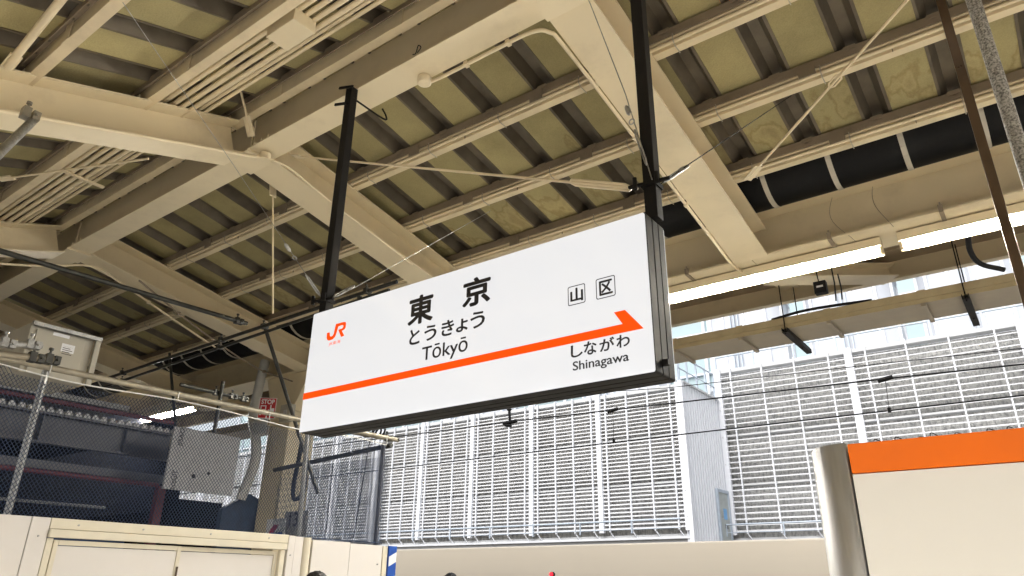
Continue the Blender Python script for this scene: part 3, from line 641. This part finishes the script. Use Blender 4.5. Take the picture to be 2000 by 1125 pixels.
# long scaffold run behind the sign
for lab,a,b,y,r in (('upper dark scaffold tube running behind the left sign post',(200,742),(775,550),4.6,.021),('lower dark scaffold tube just beneath the upper one, behind the left sign post',(200,757),(760,566),4.62,.018)):
    scaffold(lab,px(*a,1,y),px(*b,1,y),r,SCAF,(.1,.5,.93))
scaffold('thick dark pipe crossing diagonally below the far left ridge joint',px(-10,487,0,-7.0),px(482,632,0,-7.05),.025,SCAF,(.96,))
scaffold('steep dark brace pipe from the scaffold joint down behind the sign',px(515,632,1,4.62),px(621,964,1,5.3),.022,GALV if 0 else SCAF,(.02,))
scaffold('dark vertical hanger with yellow tag left of the STOP sign',px(331,690,1,5.2),px(343,838,1,5.25),.02,SCAF,())
scaffold('dark horizontal pipe with clamps above the net rail',px(352,751,0,-7.4),px(480,780,0,-7.4),.022,SCAF,(.55,.8,.98))
scaffold('dark upright pipe crossing the short pipe above the net rail',px(436,745,0,-7.35),px(418,845,0,-7.35),.022,SCAF,())
# end of top rail by the sign's lower edge
scaffold('cream pipe end with clamp just under the lower edge of sign',px(672,842,1,5.86),px(778,860,1,5.95),.024,OLDP,(.82,))
# ---------------------------------------------------------------- cabinet behind the net
XC=-7.0; a=px(65,628,0,XC); b=px(198,662,0,XC); c_=px(178,742,0,XC)
t=thing('equipment_cabinet','beige equipment cabinet with white notice label above the net at left','cabinet',(XC,(a.y+b.y)/2,c_.z))
M().box(XC-.7,a.y,c_.z-.05,XC-.02,b.y-.05,a.z).build('case',BOXP,t,bevel=.004)
M().box(XC-.018,a.y+.05,c_.z-.05,XC-.002,b.y-.13,a.z-.05).build('door',BOXP,t,bevel=.004)
M().box(XC-.018,a.y,a.z-.03,XC+.03,b.y,a.z+.004).build('top_rim',GALV,t); M().box(XC-.018,b.y-.045,c_.z-.05,XC+.02,b.y,a.z-.032).build('side_rim',BOXP,t)
l0=px(122,670,0,XC); l1=px(143,692,0,XC); M().box(XC-.001,l0.y,l1.z,XC+.001,l1.y,l0.z).build('notice_label',WHITET,t)
m=M()
for k in range(5): m.box(XC+.0012,l0.y+.012,l0.z-.025-.018*k,XC+.0018,l1.y-.015-.02*(k%2),l0.z-.019-.018*k-(.005 if k==0 else 0))
m.build('label_print',INK,t,kind='stuff')
l0=px(108,647,0,XC+.03); M().box(XC-.001,l0.y,l0.z-.03,XC+.001,l0.y+.14,l0.z).build('name_label',WHITET,t)
# ---------------------------------------------------------------- dark steel structure behind the net
XG=-10.0
st=thing('steel_footbridge','dark blue-grey girders of a covered structure behind the safety net','structure',(XG,4,0))
m=M().box(XG-.02,-6,3.20,XG,5.30,3.52); m.box(XG-.02,-6,3.52,XG+.10,5.30,3.545); m.box(XG-.02,-6,3.17,XG+.10,5.30,3.198)
m.build('girder',BLUEG,st)
for y in (1.6,2.6,3.6,4.65): M().box(XG+.001,y,3.2,XG+.07,y+.012,3.518).build('girder_stiffener',BLUEG,st)
M().box(XG-.05,-6,2.87,XG+.06,5.35,2.97).build('lower_girder',BLUEG,st)
M().tube([(XG+.1,-6,2.83),(XG+.1,5.2,2.83)],.03,8).build('red_pipe',MAROON,st); M().tube([(XG+.12,-6,3.66),(XG+.12,5.25,3.69)],.03,8).build('red_pipe',MAROON,st)
m=M(); 
for k in range(60):
    y=-1+k*.11; m.ext([(y,3.56),(y+.03,3.62),(y+.07,3.62),(y+.10,3.56)],lambda yy,z:(XG-.3,yy,z),lambda yy,z:(XG+.05,yy,z))
m.build('deck_corrugation',WHITEP,st,kind='stuff')
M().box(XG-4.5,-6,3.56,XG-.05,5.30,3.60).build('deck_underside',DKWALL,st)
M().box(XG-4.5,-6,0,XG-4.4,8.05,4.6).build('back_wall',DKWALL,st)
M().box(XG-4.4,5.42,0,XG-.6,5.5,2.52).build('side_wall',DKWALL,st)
for y in (5.25,): M().box(XG-.06,y,0,XG+.04,y+.11,2.83).build('red_post',MAROON,st)
for y,(z) in ((2.2,2.7),(4.4,2.62)):
    M().tube([(XG-1.5,y-1.5,z),(XG-1.5,y+.9,z)],.022,6).build('rail',GREYP,st)
for y0_,y1_ in ((4.10,4.45),(3.2,3.45)): M().box(XG-4.39,y0_+3.0,1.6,XG-4.37,y1_+3.0,2.45).build('window',WHITEP,st)
M().box(XG-.6,1.,1.7,XG-.5,5.2,2.28).build('blue_sheet',mat('blue_tarpaulin',(.012,.05,.14),.6,var=.3,scale=4),st)
m=M().box(XG-4.4,-2,4.02,XG-1.2,5.2,4.1); m.build('upper_beam',GREYP,st)
# grey insulation board
a=px(342,832,0,-9.2); b=px(470,860,0,-9.2); c_=px(445,968,0,-9.2)
t=thing('grey_board','grey insulation board box with two round holes behind the net','board',(-9.2,(a.y+b.y)/2,c_.z))
M().box(-9.24,a.y,c_.z,-9.2,b.y,a.z).build('panel',BOARD,t,bevel=.004)
for q in ((378,930),(407,925)):
    p=px(*q,0,-9.2); M().tube([(-9.199,p.y,p.z),(-9.196,p.y,p.z)],.028 if q[0]<400 else .02,14).build('hole',BLACKR,t)
def yz(body,l,r_,t_,b_,X,mt,parent,rot=False,bold=0,name='lettering'):
    y0_=px(*l,0,X).y; y1_=px(*r_,0,X).y; z1_=px(*t_,0,X).z; z0_=px(*b_,0,X).z
    if rot: return fit_text(name,body,0,0,1,1,lambda u,v:(X,y0_+(1-v)*(y1_-y0_),z0_+u*(z1_-z0_)),mt,parent,bold,nrm=(1,0,0))
    return fit_text(name,body,y0_,z0_,y1_,z1_,lambda u,v:(X,u,v),mt,parent,bold)
GREYT=mat('grey_print',(.06,.06,.065),.6)
yz('JISAO',(350,850),(362,850),(356,836),(352,872),-9.195,GREYT,t,True,.02)
yz('ncoGIY',(330,950),(342,950),(340,918),(334,955),-9.195,GREYT,t,True,.02)
M().box(-10.1,5.45,1.6,-10.0,6.28,c_.z-.02).build('interior_shade_box',DKWALL,st)  # near-black box standing in for the shade of the interior below the board
# dark drape / panel beside the column
t=tag(M().ext([(6.2,1.5),(6.9,1.5),(6.9,2.75),(6.62,2.85),(6.2,2.6)],lambda y,z:(-9.95,y,z),lambda y,z:(-9.85,y,z)).build('navy_sheet',mat('navy_sheet',(.012,.03,.07),.7,var=.4,scale=6)),'dark navy sheet wrapped at the foot of the cream column','sheet')
# white hose
hp=[px(518,705,1,6.7),px(505,760,1,6.65),px(494,815,1,6.6),px(500,862,1,6.5),px(497,905,1,6.5),px(470,975,1,6.45)]
cc=curve(hp,26); t=tag(M().tube(cc,[.072+.006*(k%2) for k in range(len(cc))],12).build('flexible_duct',HOSE),'white ribbed flexible duct hanging by the cream column','hose')
M().tube(curve([px(525,735,1,6.75),px(545,790,1,6.7),px(545,880,1,6.6),px(520,1000,1,6.6)],6),.02,8)
# STOP sign
P=px(522,797,1,6.35); t=thing('stop_sign','small red and white STOP sign with train and hand pictograms','sign',P)
w=.118; h=.15; cq,sq=math.cos(R(42)),math.sin(R(42))
def onp(d): return lambda a,z:(P.x+a*cq+sq*d,P.y+a*sq-cq*d,P.z+z)
def plate(nm,x0,z0,x1,z1,d0,d1,mt): return M().ext([(x0,z0),(x1,z0),(x1,z1),(x0,z1)],onp(d0),onp(d1)).build(nm,mt,t)
plate('backing',-w-.008,-h-.008,w+.008,h+.008,-.01,-.002,WHITET); plate('red_plate',-w,-h,w,h,-.002,.002,RED)
fit_text('lettering','STOP',-w*.84,h*.40,w*.84,h*.88,onp(.004),WHITET,t,.03,nrm=(sq,-cq,0))
m=M()
for q_ in ((-.10,-.06,-.015,.04),(-.105,-.11,-.08,-.075),(-.035,-.11,-.01,-.075)): m.ext([(q_[0],q_[1]),(q_[2],q_[1]),(q_[2],q_[3]),(q_[0],q_[3])],onp(.003),onp(.004))
m.build('train_pictogram',WHITET,t); plate('pictogram_window',-.085,-.02,-.03,.025,.0045,.005,RED)
M().ext([(.035,-.11),(.09,-.11),(.105,-.05),(.105,.0),(.06,-.005),(.06,.05),(.042,.05),(.042,-.03),(.018,-.02),(.015,-.035)],onp(.003),onp(.004)).build('hand_pictogram',WHITET,t)
p=px(556,805,1,6.5); t=thing('small_junction_box','beige junction box with clips right of the STOP sign','box',p); M().box(p.x-.12,6.5,p.z-.14,p.x+.12,6.6,p.z+.12).build('case',BOXP,t,bevel=.005); M().box(p.x-.02,6.49,p.z-.05,p.x+.06,6.499,p.z+.03).build('latch',GREYP,t)
p=px(508,830,1,6.4); tag(M().box(p.x-.17,6.4,p.z-.14,p.x+.17,6.41,p.z+.1).build('notice_plate',GREYP),'grey notice plate behind the net under the STOP sign','notice')
# number board and logo board low behind net
p=px(572,1022,1,6.5); t=thing('number_board','grey board with the number 13 behind the net above the hoarding','sign',p)
M().box(p.x-.20,6.5,p.z-.22,p.x+.30,6.515,p.z+.16).build('board',mat('grey_white_board',(.5,.5,.5),.6),t)
a_=px(566,1014,1,6.49); fit_text('lettering','13',a_.x-.02,a_.z-.10,a_.x+.17,a_.z+.09,lambda a,z:(a,6.496,z),INK,t,.01)
M().box(a_.x+.225,6.494,a_.z-.06,a_.x+.25,6.498,a_.z-.0).build('small_mark',INK,t)
p=px(540,1025,1,6.3); t=thing('direction_board','white board with a slanted crimson mark above blue line behind the net','sign',p)
M().box(p.x-.22,6.3,p.z-.3,p.x+.18,6.315,p.z+.08).build('board',WHITET,t)
M().ext([(-.2,-.10),(-.08,-.10),(.0,.02),(-.10,.02)],lambda a,z:(p.x+a+.04,6.297,p.z+z-.02),lambda a,z:(p.x+a+.04,6.299,p.z+z-.02)).build('crimson_mark',mat('crimson_print',(.45,.01,.08),.5),t)
M().box(p.x-.1,6.296,p.z-.13,p.x+.15,6.299,p.z-.10).build('blue_line',BLUE,t)
conduit('black hose looped beside the cream column behind the net',[px(590,860,1,6.3),px(583,900,1,6.3),px(573,950,1,6.3),px(575,975,1,6.3),px(592,960,1,6.3),px(598,900,1,6.3)],.03,BLACKR,'hose',None)
# ---------------------------------------------------------------- train
t=thing('passenger_train','smooth ivory train standing below the louvred wall','train',(-10,14.3,-1.2))
prof=[(12.62,-.9),(12.56,-.2),(12.56,.9),(12.58,1.4),(12.63,1.75),(12.70,2.08),(12.75,2.34),(12.77,2.365),(13.3,2.37),(13.9,2.37),(14.7,2.37),(15.3,2.38),(15.65,2.27),(15.82,2.12),(15.94,1.9),(16.0,1.5),(16.04,.9),(16.04,-.2),(15.98,-.9)]
# smooth profile
pp=[(v.y,v.z) for v in curve([(0,a,b) for a,b in prof],4)]
pp=prof; m=M(); n=len(pp); vs=[(x,a,b) for x in (-55,12) for a,b in pp]
m.add(vs,[(i,(i+1)%n,n+(i+1)%n,n+i) for i in range(n)],False); m.add([(-55,a,b) for a,b in pp],[tuple(range(n))]); m.add([(12,a,b) for a,b in pp],[tuple(range(n))]); m.build('body',TRAIN,t)
for k in range(24): 
    x=-40+k*2.1; M().ext(rrect(x,.45,x+1.0,1.12,.1),lambda a,z:(a,12.545,z),lambda a,z:(a,12.566,z)).build('window',mat('train_window_glass',(.02,.02,.025),.1,coat=.5),t)
M().box(-55,12.545,.18,12,12.558,.34).build('blue_stripe',BLUE,t)
p=px(1077,1122,1,11.9); t=thing('red_signal_lamp','small glowing red lamp in front of the ivory train','lamp',p)
M().tube([p,p+V((0,.06,0))],.045,14).build('casing',BLACKR,t); M().tube([p+V((0,-.02,0)),p+V((0,-.001,0))],.035,14).build('lens',REDL,t); M().tube([p+V((0,.03,-.04)),(p.x,11.93,-1.28)],.02,8).build('stem',GREYP,t)
# ---------------------------------------------------------------- overhead wires
def wire(label,pts,r,ext=True):
    pts=[V(p) for p in pts]; a=pts[0]+(pts[0]-pts[1]).normalized()*14; b=pts[-1]+(pts[-1]-pts[-2]).normalized()*10
    t=thing('overhead_wire',label,'wire',pts[0],'overhead line wires over the track'); M().tube([a]+pts+[b],r,6).build('strand',BLACKR,t); return t
wire('lowest black contact wire crossing the louvred walls',[px(762,916,1,10),px(1300,852,1,10),px(2000,772,1,10)],.010)
wire('middle black messenger wire passing through the hanging insulator clamp',[px(780,852,1,10),px(993,824,1,10),px(1300,789,1,10),px(1700,743,1,10),px(2000,711,1,10)],.011)
wire('uppermost thin black wire crossing the top of the louvred walls',[px(985,778,1,10),px(1300,758,1,10),px(1678,715,1,10),px(2000,680,1,10)],.006)
t=thing('line_insulator','black ribbed insulator holding the messenger wire under the middle of the sign','insulator',px(993,828,1,10))
a=px(993,770,1,10); b=px(996,826,1,10); n_=13
M().tube([a+(b-a)*(i/26) for i in range(27)],[.03 if i%2 else .05 if i<15 else .02 for i in range(27)],10).build('insulator_body',BLACKR,t)
M().tube([b+V((-.14,0,.0)),b+V((.14,0,.02))],.035,8).build('wire_clamp',BLACKR,t); M().tube([b+V((-.1,0,-.03)),b+V((.02,0,-.05))],.03,8).build('wire_clamp',BLACKR,t)
M().tube([a,(a.x,10,5.5)],.02,6).build('drop_rod',BLACKR,t)
t=thing('line_clamp','small black clamp on the uppermost wire right of the insulator','clamp',px(1034,782,1,10)); p=px(1034,782,1,10)
M().tube([p+V((-.02,0,.06)),p+V((.02,0,-.05))],.035,8).build('body',BLACKR,t); M().tube([p+V((.02,0,.06)),(p.x+.02,10,5.5)],.012,6).build('drop_rod',BLACKR,t)
for (u,v_),(u2,v2),lab in (((1197,802),(1199,862),'thin dropper wire left of the corrugated corner, below the sign'),((1729,741),(1737,801),'thin dropper wire with clamp in front of the right louvred wall')):
    a=px(u,v_,1,10); b=px(u2,v2,1,10); t=thing('dropper',lab,'wire',b,'dropper wires between the overhead wires'); M().tube([a,b],.004,5).build('strand',BLACKR,t)
    M().tube([a+V((-.09,0,-.01)),a+V((.09,0,.02))],.03,8).build('clamp',BLACKR,t); M().tube([b+V((0,0,-.03)),b+V((0,0,.03))],.022,8).build('clamp',BLACKR,t)
# ---------------------------------------------------------------- louvred walls
def louvre(name,label,Y,xs,ztop,zbot,rows,pitch_bar,offs,detail,breaks,postw,back=.34):
    t=thing(name,label,'louvred wall',((xs[0]+xs[-1])/2,Y,zbot))
    M().box(min(xs)-.2,Y+back,zbot-.1,max(xs)-.12,Y+back+.3,ztop-.15).build('inner_wall',AGG,t)
    M().box(min(xs)-.2,Y+.1,zbot-3.5,max(xs)-.12,Y+back+.3,zbot-.102).build('base_wall',GREYP,t)
    zr=[]; z=zbot+.12; k=0; dz=(ztop-zbot-.25)/rows
    for r_ in range(rows): zr.append(zbot+.1+dz*r_)
    for i,(xa,xb_) in enumerate(zip(xs[:-1],xs[1:])):
        w=abs(xb_-xa)
        if i in detail:
            me=None
            for r_,z in enumerate(zr):
                if r_ in breaks: continue
                if me is None:
                    m=M().prof((xa+postw*.5,Y,0),(xb_-postw*.5,Y,0),[(.10,-.020),(.10,.016),(.09,.018),(-.05,.050),(-.05,.040),(.085,-.018)])
                    me=m.mesh('slat',WHITEP)
                obj('slat',me,t,off=(0,0,z))
        else:
            m=M()
            for r_,z in enumerate(zr):
                if r_ in breaks: continue
                m.prof((xa+postw*.5,Y,z),(xb_-postw*.5,Y,z),[(.10,-.020),(.10,.016),(.09,.018),(-.05,.050),(-.05,.040),(.085,-.018)])
            m.build('slat_bank',WHITEP,t,kind='stuff')
        for bz in breaks:
            M().box(xa+.02,Y-.02,zr[bz]-.03,xb_-.02,Y+back-.02,zr[bz]+.03).build('floor_ledge',GREYP,t)
        for o_ in offs:
            x=xa+o_*w; M().box(x-.023,Y-.14,zbot,x+.023,Y-.085,ztop).build('mullion',WHITEP2,t)
            M().bar((x,Y-.10,zbot),(x+.10,Y+.0,zbot-.19),.03,.03).build('mullion_foot',WHITEP2,t)
    for x in xs:
        M().box(x-postw/2,Y-.15,zbot-.02,x+postw/2,Y-.02,ztop+.02).build('post',WHITEP2,t)
        m=M()
        for q in range(6): z=zbot+.4+q*(ztop-zbot)/6; m.tube([(x,Y-.17,z),(x,Y-.15,z)],.018,6)
        m.build('bolt',GREYP,t,kind='stuff')
    M().box(min(xs)-.2,Y-.06,ztop-.14,max(xs)+.1,Y+back,ztop-.02).build('top_band',GREYP,t)
    M().box(min(xs)-.2,Y+.02,zbot-.20,max(xs)-.1,Y+back,zbot-.17).build('bottom_soffit',GREYP,t)
    M().box(min(xs)-.2,Y-.03,zbot-.25,max(xs)+.1,Y+.02,zbot-.19).build('bottom_ledge',WHITEP2,t)
    # handrail in front of the foot
    M().tube([(min(xs),Y-.7,zbot+.28),(max(xs),Y-.7,zbot+.28)],.028,8).build('handrail',RAILP,t)
    M().tube([(min(xs),Y-.7,zbot+.02),(max(xs),Y-.7,zbot+.02)],.015,6).build('handrail',RAILP,t)
    x=min(xs)
    while x<=max(xs): M().box(x-.02,Y-.72,zbot-.1,x+.02,Y-.68,zbot+.28).build('rail_post',RAILP,t); x+=1.9
    return t
Y1=22.0; Y2=25.3; XR=-9.33
def bx_(u,v_,Y): return px(u,v_,1,Y).x
xs1=[bx_(1340,900,Y1)-.05]+[bx_(1174,900,Y1),bx_(1041,900,Y1),bx_(925,900,Y1),bx_(827,900,Y1)]
sp_=xs1[3]-xs1[4]
while xs1[-1]>-44: xs1.append(xs1[-1]-sp_)
xs1=xs1[::-1]; XR=xs1[-1]+.09; nb=len(xs1)-1
louvre('near_louvred_wall','white louvred wall left of the corrugated corner, seen below the sign',Y1,xs1,7.93,3.27,35,.75,(.10,.37,.635,.90),set(range(nb-7,nb)),{11,23},.17)
xs2=[XR+.1,bx_(1671,770,Y2),bx_(1990,640,Y2)+.05]; s2=xs2[2]-xs2[1]; xs2+=[xs2[2]+s2]
louvre('far_louvred_wall','white louvred wall with wider bays right of the corrugated corner',Y2,xs2,9.12,3.30,29,1.15,(.11,.36,.61,.86),{0,1,2},{8,17},.24)
# corrugated return wall with door
cw=thing('corrugated_wall','white corrugated corner wall with a grey door between the two louvred walls','wall',(XR,(Y1+Y2)/2,3))
m=M(); y=Y1+.0; n=0; poly=[]
while y<Y2-.2:
    poly+= [(XR-.0,y),(XR+.05,y+.02),(XR+.05,y+.12),(XR+.0,y+.14)]; y+=.21
zc=7.95
m=M(); N=len(poly); m.add([(a,b,z) for z in (2.9,zc) for a,b in poly],[(i,i+1,N+i+1,N+i) for i in range(N-1)]); 
m.box(XR-.2,Y1,2.9,XR-.02,Y2,zc); m.build('sheet',WHITEP2,cw)
M().box(XR-.05,Y1-.16,2.9,XR+.09,Y1-.0,zc+.05).build('corner_post',WHITEP2,cw)
M().box(XR-.05,Y1,zc+.0,XR+.1,Y2-.2,zc+.06).build('coping',GREYP,cw)
d=M().box(XR+.04,24.15,2.95,XR+.09,25.0,4.62).build('door',mat('grey_green_door',(.35,.38,.37),.4,var=.1),cw)
m=M().box(XR+.04,24.05,2.95,XR+.12,24.15,4.72); m.box(XR+.04,25.0,2.95,XR+.12,25.1,4.72); m.box(XR+.04,24.15,4.62,XR+.12,25.0,4.72); m.build('door_frame',RAILP,cw)
M().box(XR+.091,24.5,3.75,XR+.095,24.8,4.1).build('door_notice',mat('pale_blue_notice',(.15,.35,.62),.5),cw); M().box(XR+.091,24.55,3.45,XR+.095,24.8,3.6).build('door_plate',INK,cw)
M().tube([(XR+.12,24.25,3.8),(XR+.16,24.25,3.8),(XR+.16,24.25,3.95)],.015,6).build('handle',GALV,cw)
# railings on the roofs
def railing(label,a,b,h=1.1,n=6,mid=True):
    a,b=V(a),V(b); t=thing('roof_railing',label,'railing',a,'pale railings on the flat roofs'); up_=V((0,0,h))
    M().tube([a+up_,b+up_],.03,6).build('top_rail',RAILP,t)
    if mid: M().tube([a+up_*.5,b+up_*.5],.022,6).build('mid_rail',RAILP,t)
    for i in range(n+1):
        p=a+(b-a)*(i/n); M().box(p.x-.03,p.y-.03,p.z,p.x+.03,p.y+.03,p.z+h).build('post',RAILP,t)
    return t
railing('pale railing along the top of the far louvred wall',(XR,Y2+.1,9.1),(xs2[-1],Y2+.1,9.1),.55,10,False)
railing('pale railing along the top of the near louvred wall',(-40,Y1+.6,7.9),(XR-.3,Y1+.6,7.9),1.0,24)
railing('pale railing following the roof edge of corrugated corner',(XR-.1,Y1,zc+.06),(XR-.1,Y2,zc+.06),1.0,4)
struct(M().box(-44,Y1+.86,7.4,XR-.25,40,7.8).build('lower_roof',GREYP)); struct(M().box(XR+.0,Y2+.86,2,30,40,8.8).build('upper_roof',GREYP))
# roof tanks
def tank(x,y,z,r,h,label):
    t=thing('roof_tank',label,'tank',(x,y,z),'white cooling drums on the roof')
    M().tube([(x,y,z),(x,y,z+h*.18),(x,y,z+h*.18),(x,y,z+h)],[r*1.06,r*1.06,r,r],40).build('drum',TANK,t)
    M().tube([(x,y,z+h*.16),(x,y,z+h*.2)],r*1.13,40).build('rim',WHITEP2,t)
    M().tube([(x,y,z+h*.97),(x,y,z+h*1.02)],r*1.05,40).build('rim',WHITEP2,t)
    m=M()
    for k in range(12):
        a=k*math.pi/6+.2; m.box(x+math.cos(a)*r*1.02-.05,y+math.sin(a)*r*1.02-.05,z,x+math.cos(a)*r*1.02+.05,y+math.sin(a)*r*1.02+.05,z+h*.95)
    m.build('ribs',WHITEP2,t,kind='stuff')
    m=M()
    for k in range(-1,2): m.box(x+k*.16-.02,y-r*1.12,z+.3,x+k*.16+.02,y-r*1.05,z+h*.9)
    m.build('ladder',RAILP,t)
tank(-15.2,29.5,8.0,2.0,5.2,'white drum above the corrugated corner wall, left of the other roof drums')
tank(-9.6,31,8.85,1.75,4.6,'white roof drum behind the first bay of the far louvred wall')
tank(-5.2,31,8.85,1.75,4.6,'white roof drum behind the middle of the far louvred wall')
tank(-.9,31,8.85,1.75,4.6,'white roof drum at the right end of the far louvred wall')
tank(-24,29.5,8.0,2.0,5.2,'white roof drum hidden mostly behind the station sign')
# glazed building beyond
gb=thing('glazed_building','pale cyan glazed building standing behind the roof drums','building',(0,38,0))
M().box(-60,38.2,0,30,52,26).build('core',GLAZE,gb)
for i in range(38): 
    x=-60+i*2.4; M().box(x-.08,38.0,7,x+.08,38.19,26).build('mullion',WHITEP2,gb)
for i in range(8): M().box(-60,38.02,8+i*2.4,30,38.19,8.12+i*2.4).build('transom',WHITEP2,gb)
# ---------------------------------------------------------------- people
def person(x,y,h,face,label,group=None):
    t=thing('person',label,'person',(x,y,0),group); k=h/1.7
    ca,sa=math.cos(face),math.sin(face)
    def w(a,b,z): return (x+(a*ca-b*sa)*k,y+(a*sa+b*ca)*k,z*k)
    pts=[((0,0,.93),.14),((0,0,1.15),.135),((0,0,1.36),.15),((0,0,1.47),.06),((0,.01,1.53),.055),((0,.02,1.60),.082),((0,.02,1.635),.075)]
    ed=[(i,i+1) for i in range(6)]
    def chain(root,ps):
        p=root
        for q in ps: pts.append(q); ed.append((p,len(pts)-1)); p=len(pts)-1
    for s in (-1,1):
        chain(0,[((s*.10,0,.86),.10),((s*.11,.02,.48),.06),((s*.11,0,.10),.042),((s*.11,.10,.05),.035)])
        chain(2,[((s*.19,0,1.38),.06),((s*.23,-.01,1.12),.043),((s*.23,.06,.88),.032),((s*.23,.09,.80),.028)])
    me=bpy.data.meshes.new('body'); me.from_pydata([w(*p) for p,_ in pts],ed,[]); o=bpy.data.objects.new('body',me); C.objects.link(o)
    sm=o.modifiers.new('s','SKIN'); 
    for v,(p,r) in zip(me.skin_vertices[0].data,pts): v.radius=(r*k,r*k)
    me.skin_vertices[0].data[0].use_root=True; sb=o.modifiers.new('u','SUBSURF'); sb.levels=sb.render_levels=2
    dg=bpy.context.evaluated_depsgraph_get(); dg.update(); nm=bpy.data.meshes.new_from_object(o.evaluated_get(dg)); bpy.data.objects.remove(o)
    for mt in (CLOTH,SKIN,TROUS): nm.materials.append(mt)
    for f in nm.polygons:
        f.use_smooth=True; z=f.center.z/k; f.material_index=1 if z>1.46 or z<-9 else (2 if z<.92 else 0)
    nm.name='body'; obj('body',nm,t)
    import bmesh
    b=bmesh.new(); bmesh.ops.create_icosphere(b,subdivisions=4,radius=1)
    rn=random.Random(int(h*1000))
    for v in b.verts:
        n_=v.co.copy(); q=.095+.006*math.sin(n_.x*23+n_.y*9)*math.sin(n_.y*17+n_.z*8)+.003*rn.random()
        zc_=max(n_.z,-.45 if n_.y<.3 else .15); v.co=V(w(n_.x*q*.92,n_.y*q*1.1+.01,1.60+zc_*q*1.05+ .01))
    me=bpy.data.meshes.new('hair'); b.to_mesh(me); b.free(); me.materials.append(HAIR)
    for f in me.polygons: f.use_smooth=True
    obj('hair',me,t)
    m=M()
    for s in (-1,1): m.tube([w(s*.03,.098,1.585),w(s*.03,.106,1.585)],.010,8)
    m.build('eyes',WHITET,t); M().tube([w(0,.098,1.58),w(0,.122,1.545),w(0,.1,1.54)],[.006,.014,.008],8).build('nose',SKIN,t); M().tube([w(-.022,.098,1.515),w(0,.104,1.512),w(.022,.098,1.515)],.005,6).build('mouth',mat('lips',(.35,.12,.1),.5),t)
    for s in (-1,1): M().tube([w(s*.088,.01,1.61),w(s*.096,.0,1.585),w(s*.086,.01,1.56)],.012,8).build('ear',SKIN,t)
    for s in (-1,1):
        m=M()
        for j in range(4): 
            b0=(s*.23+(j-1.5)*.0,.085+(j-1.5)*.014,.79); m.tube([w(*b0),w(b0[0]-s*.006,b0[1]+.006,.79-.05-.006*(1.5-abs(j-1.5))),w(b0[0]-s*.02,b0[1]+.008,.715-.006*(1.5-abs(j-1.5)))],[.009*k,.008*k,.006*k],6)
        m.tube([w(s*.215,.12,.83),w(s*.20,.14,.79),w(s*.198,.145,.765)],[.011*k,.009*k,.007*k],6); m.build('fingers',SKIN,t)
    return t
q=px(621,1117,1,3.5); person(q.x,q.y-.0,q.z/1.003,R(200),'person with black hair standing in front of hoarding, only top of head showing')
q=px(990,1120,1,8.6); person(q.x,7.4,px(990,1120,1,7.4).z,R(20),'person whose dark hair just shows at the bottom edge, left of the red lamp')
for o in list(bpy.data.objects):
    if 'base' in o: del o['base']
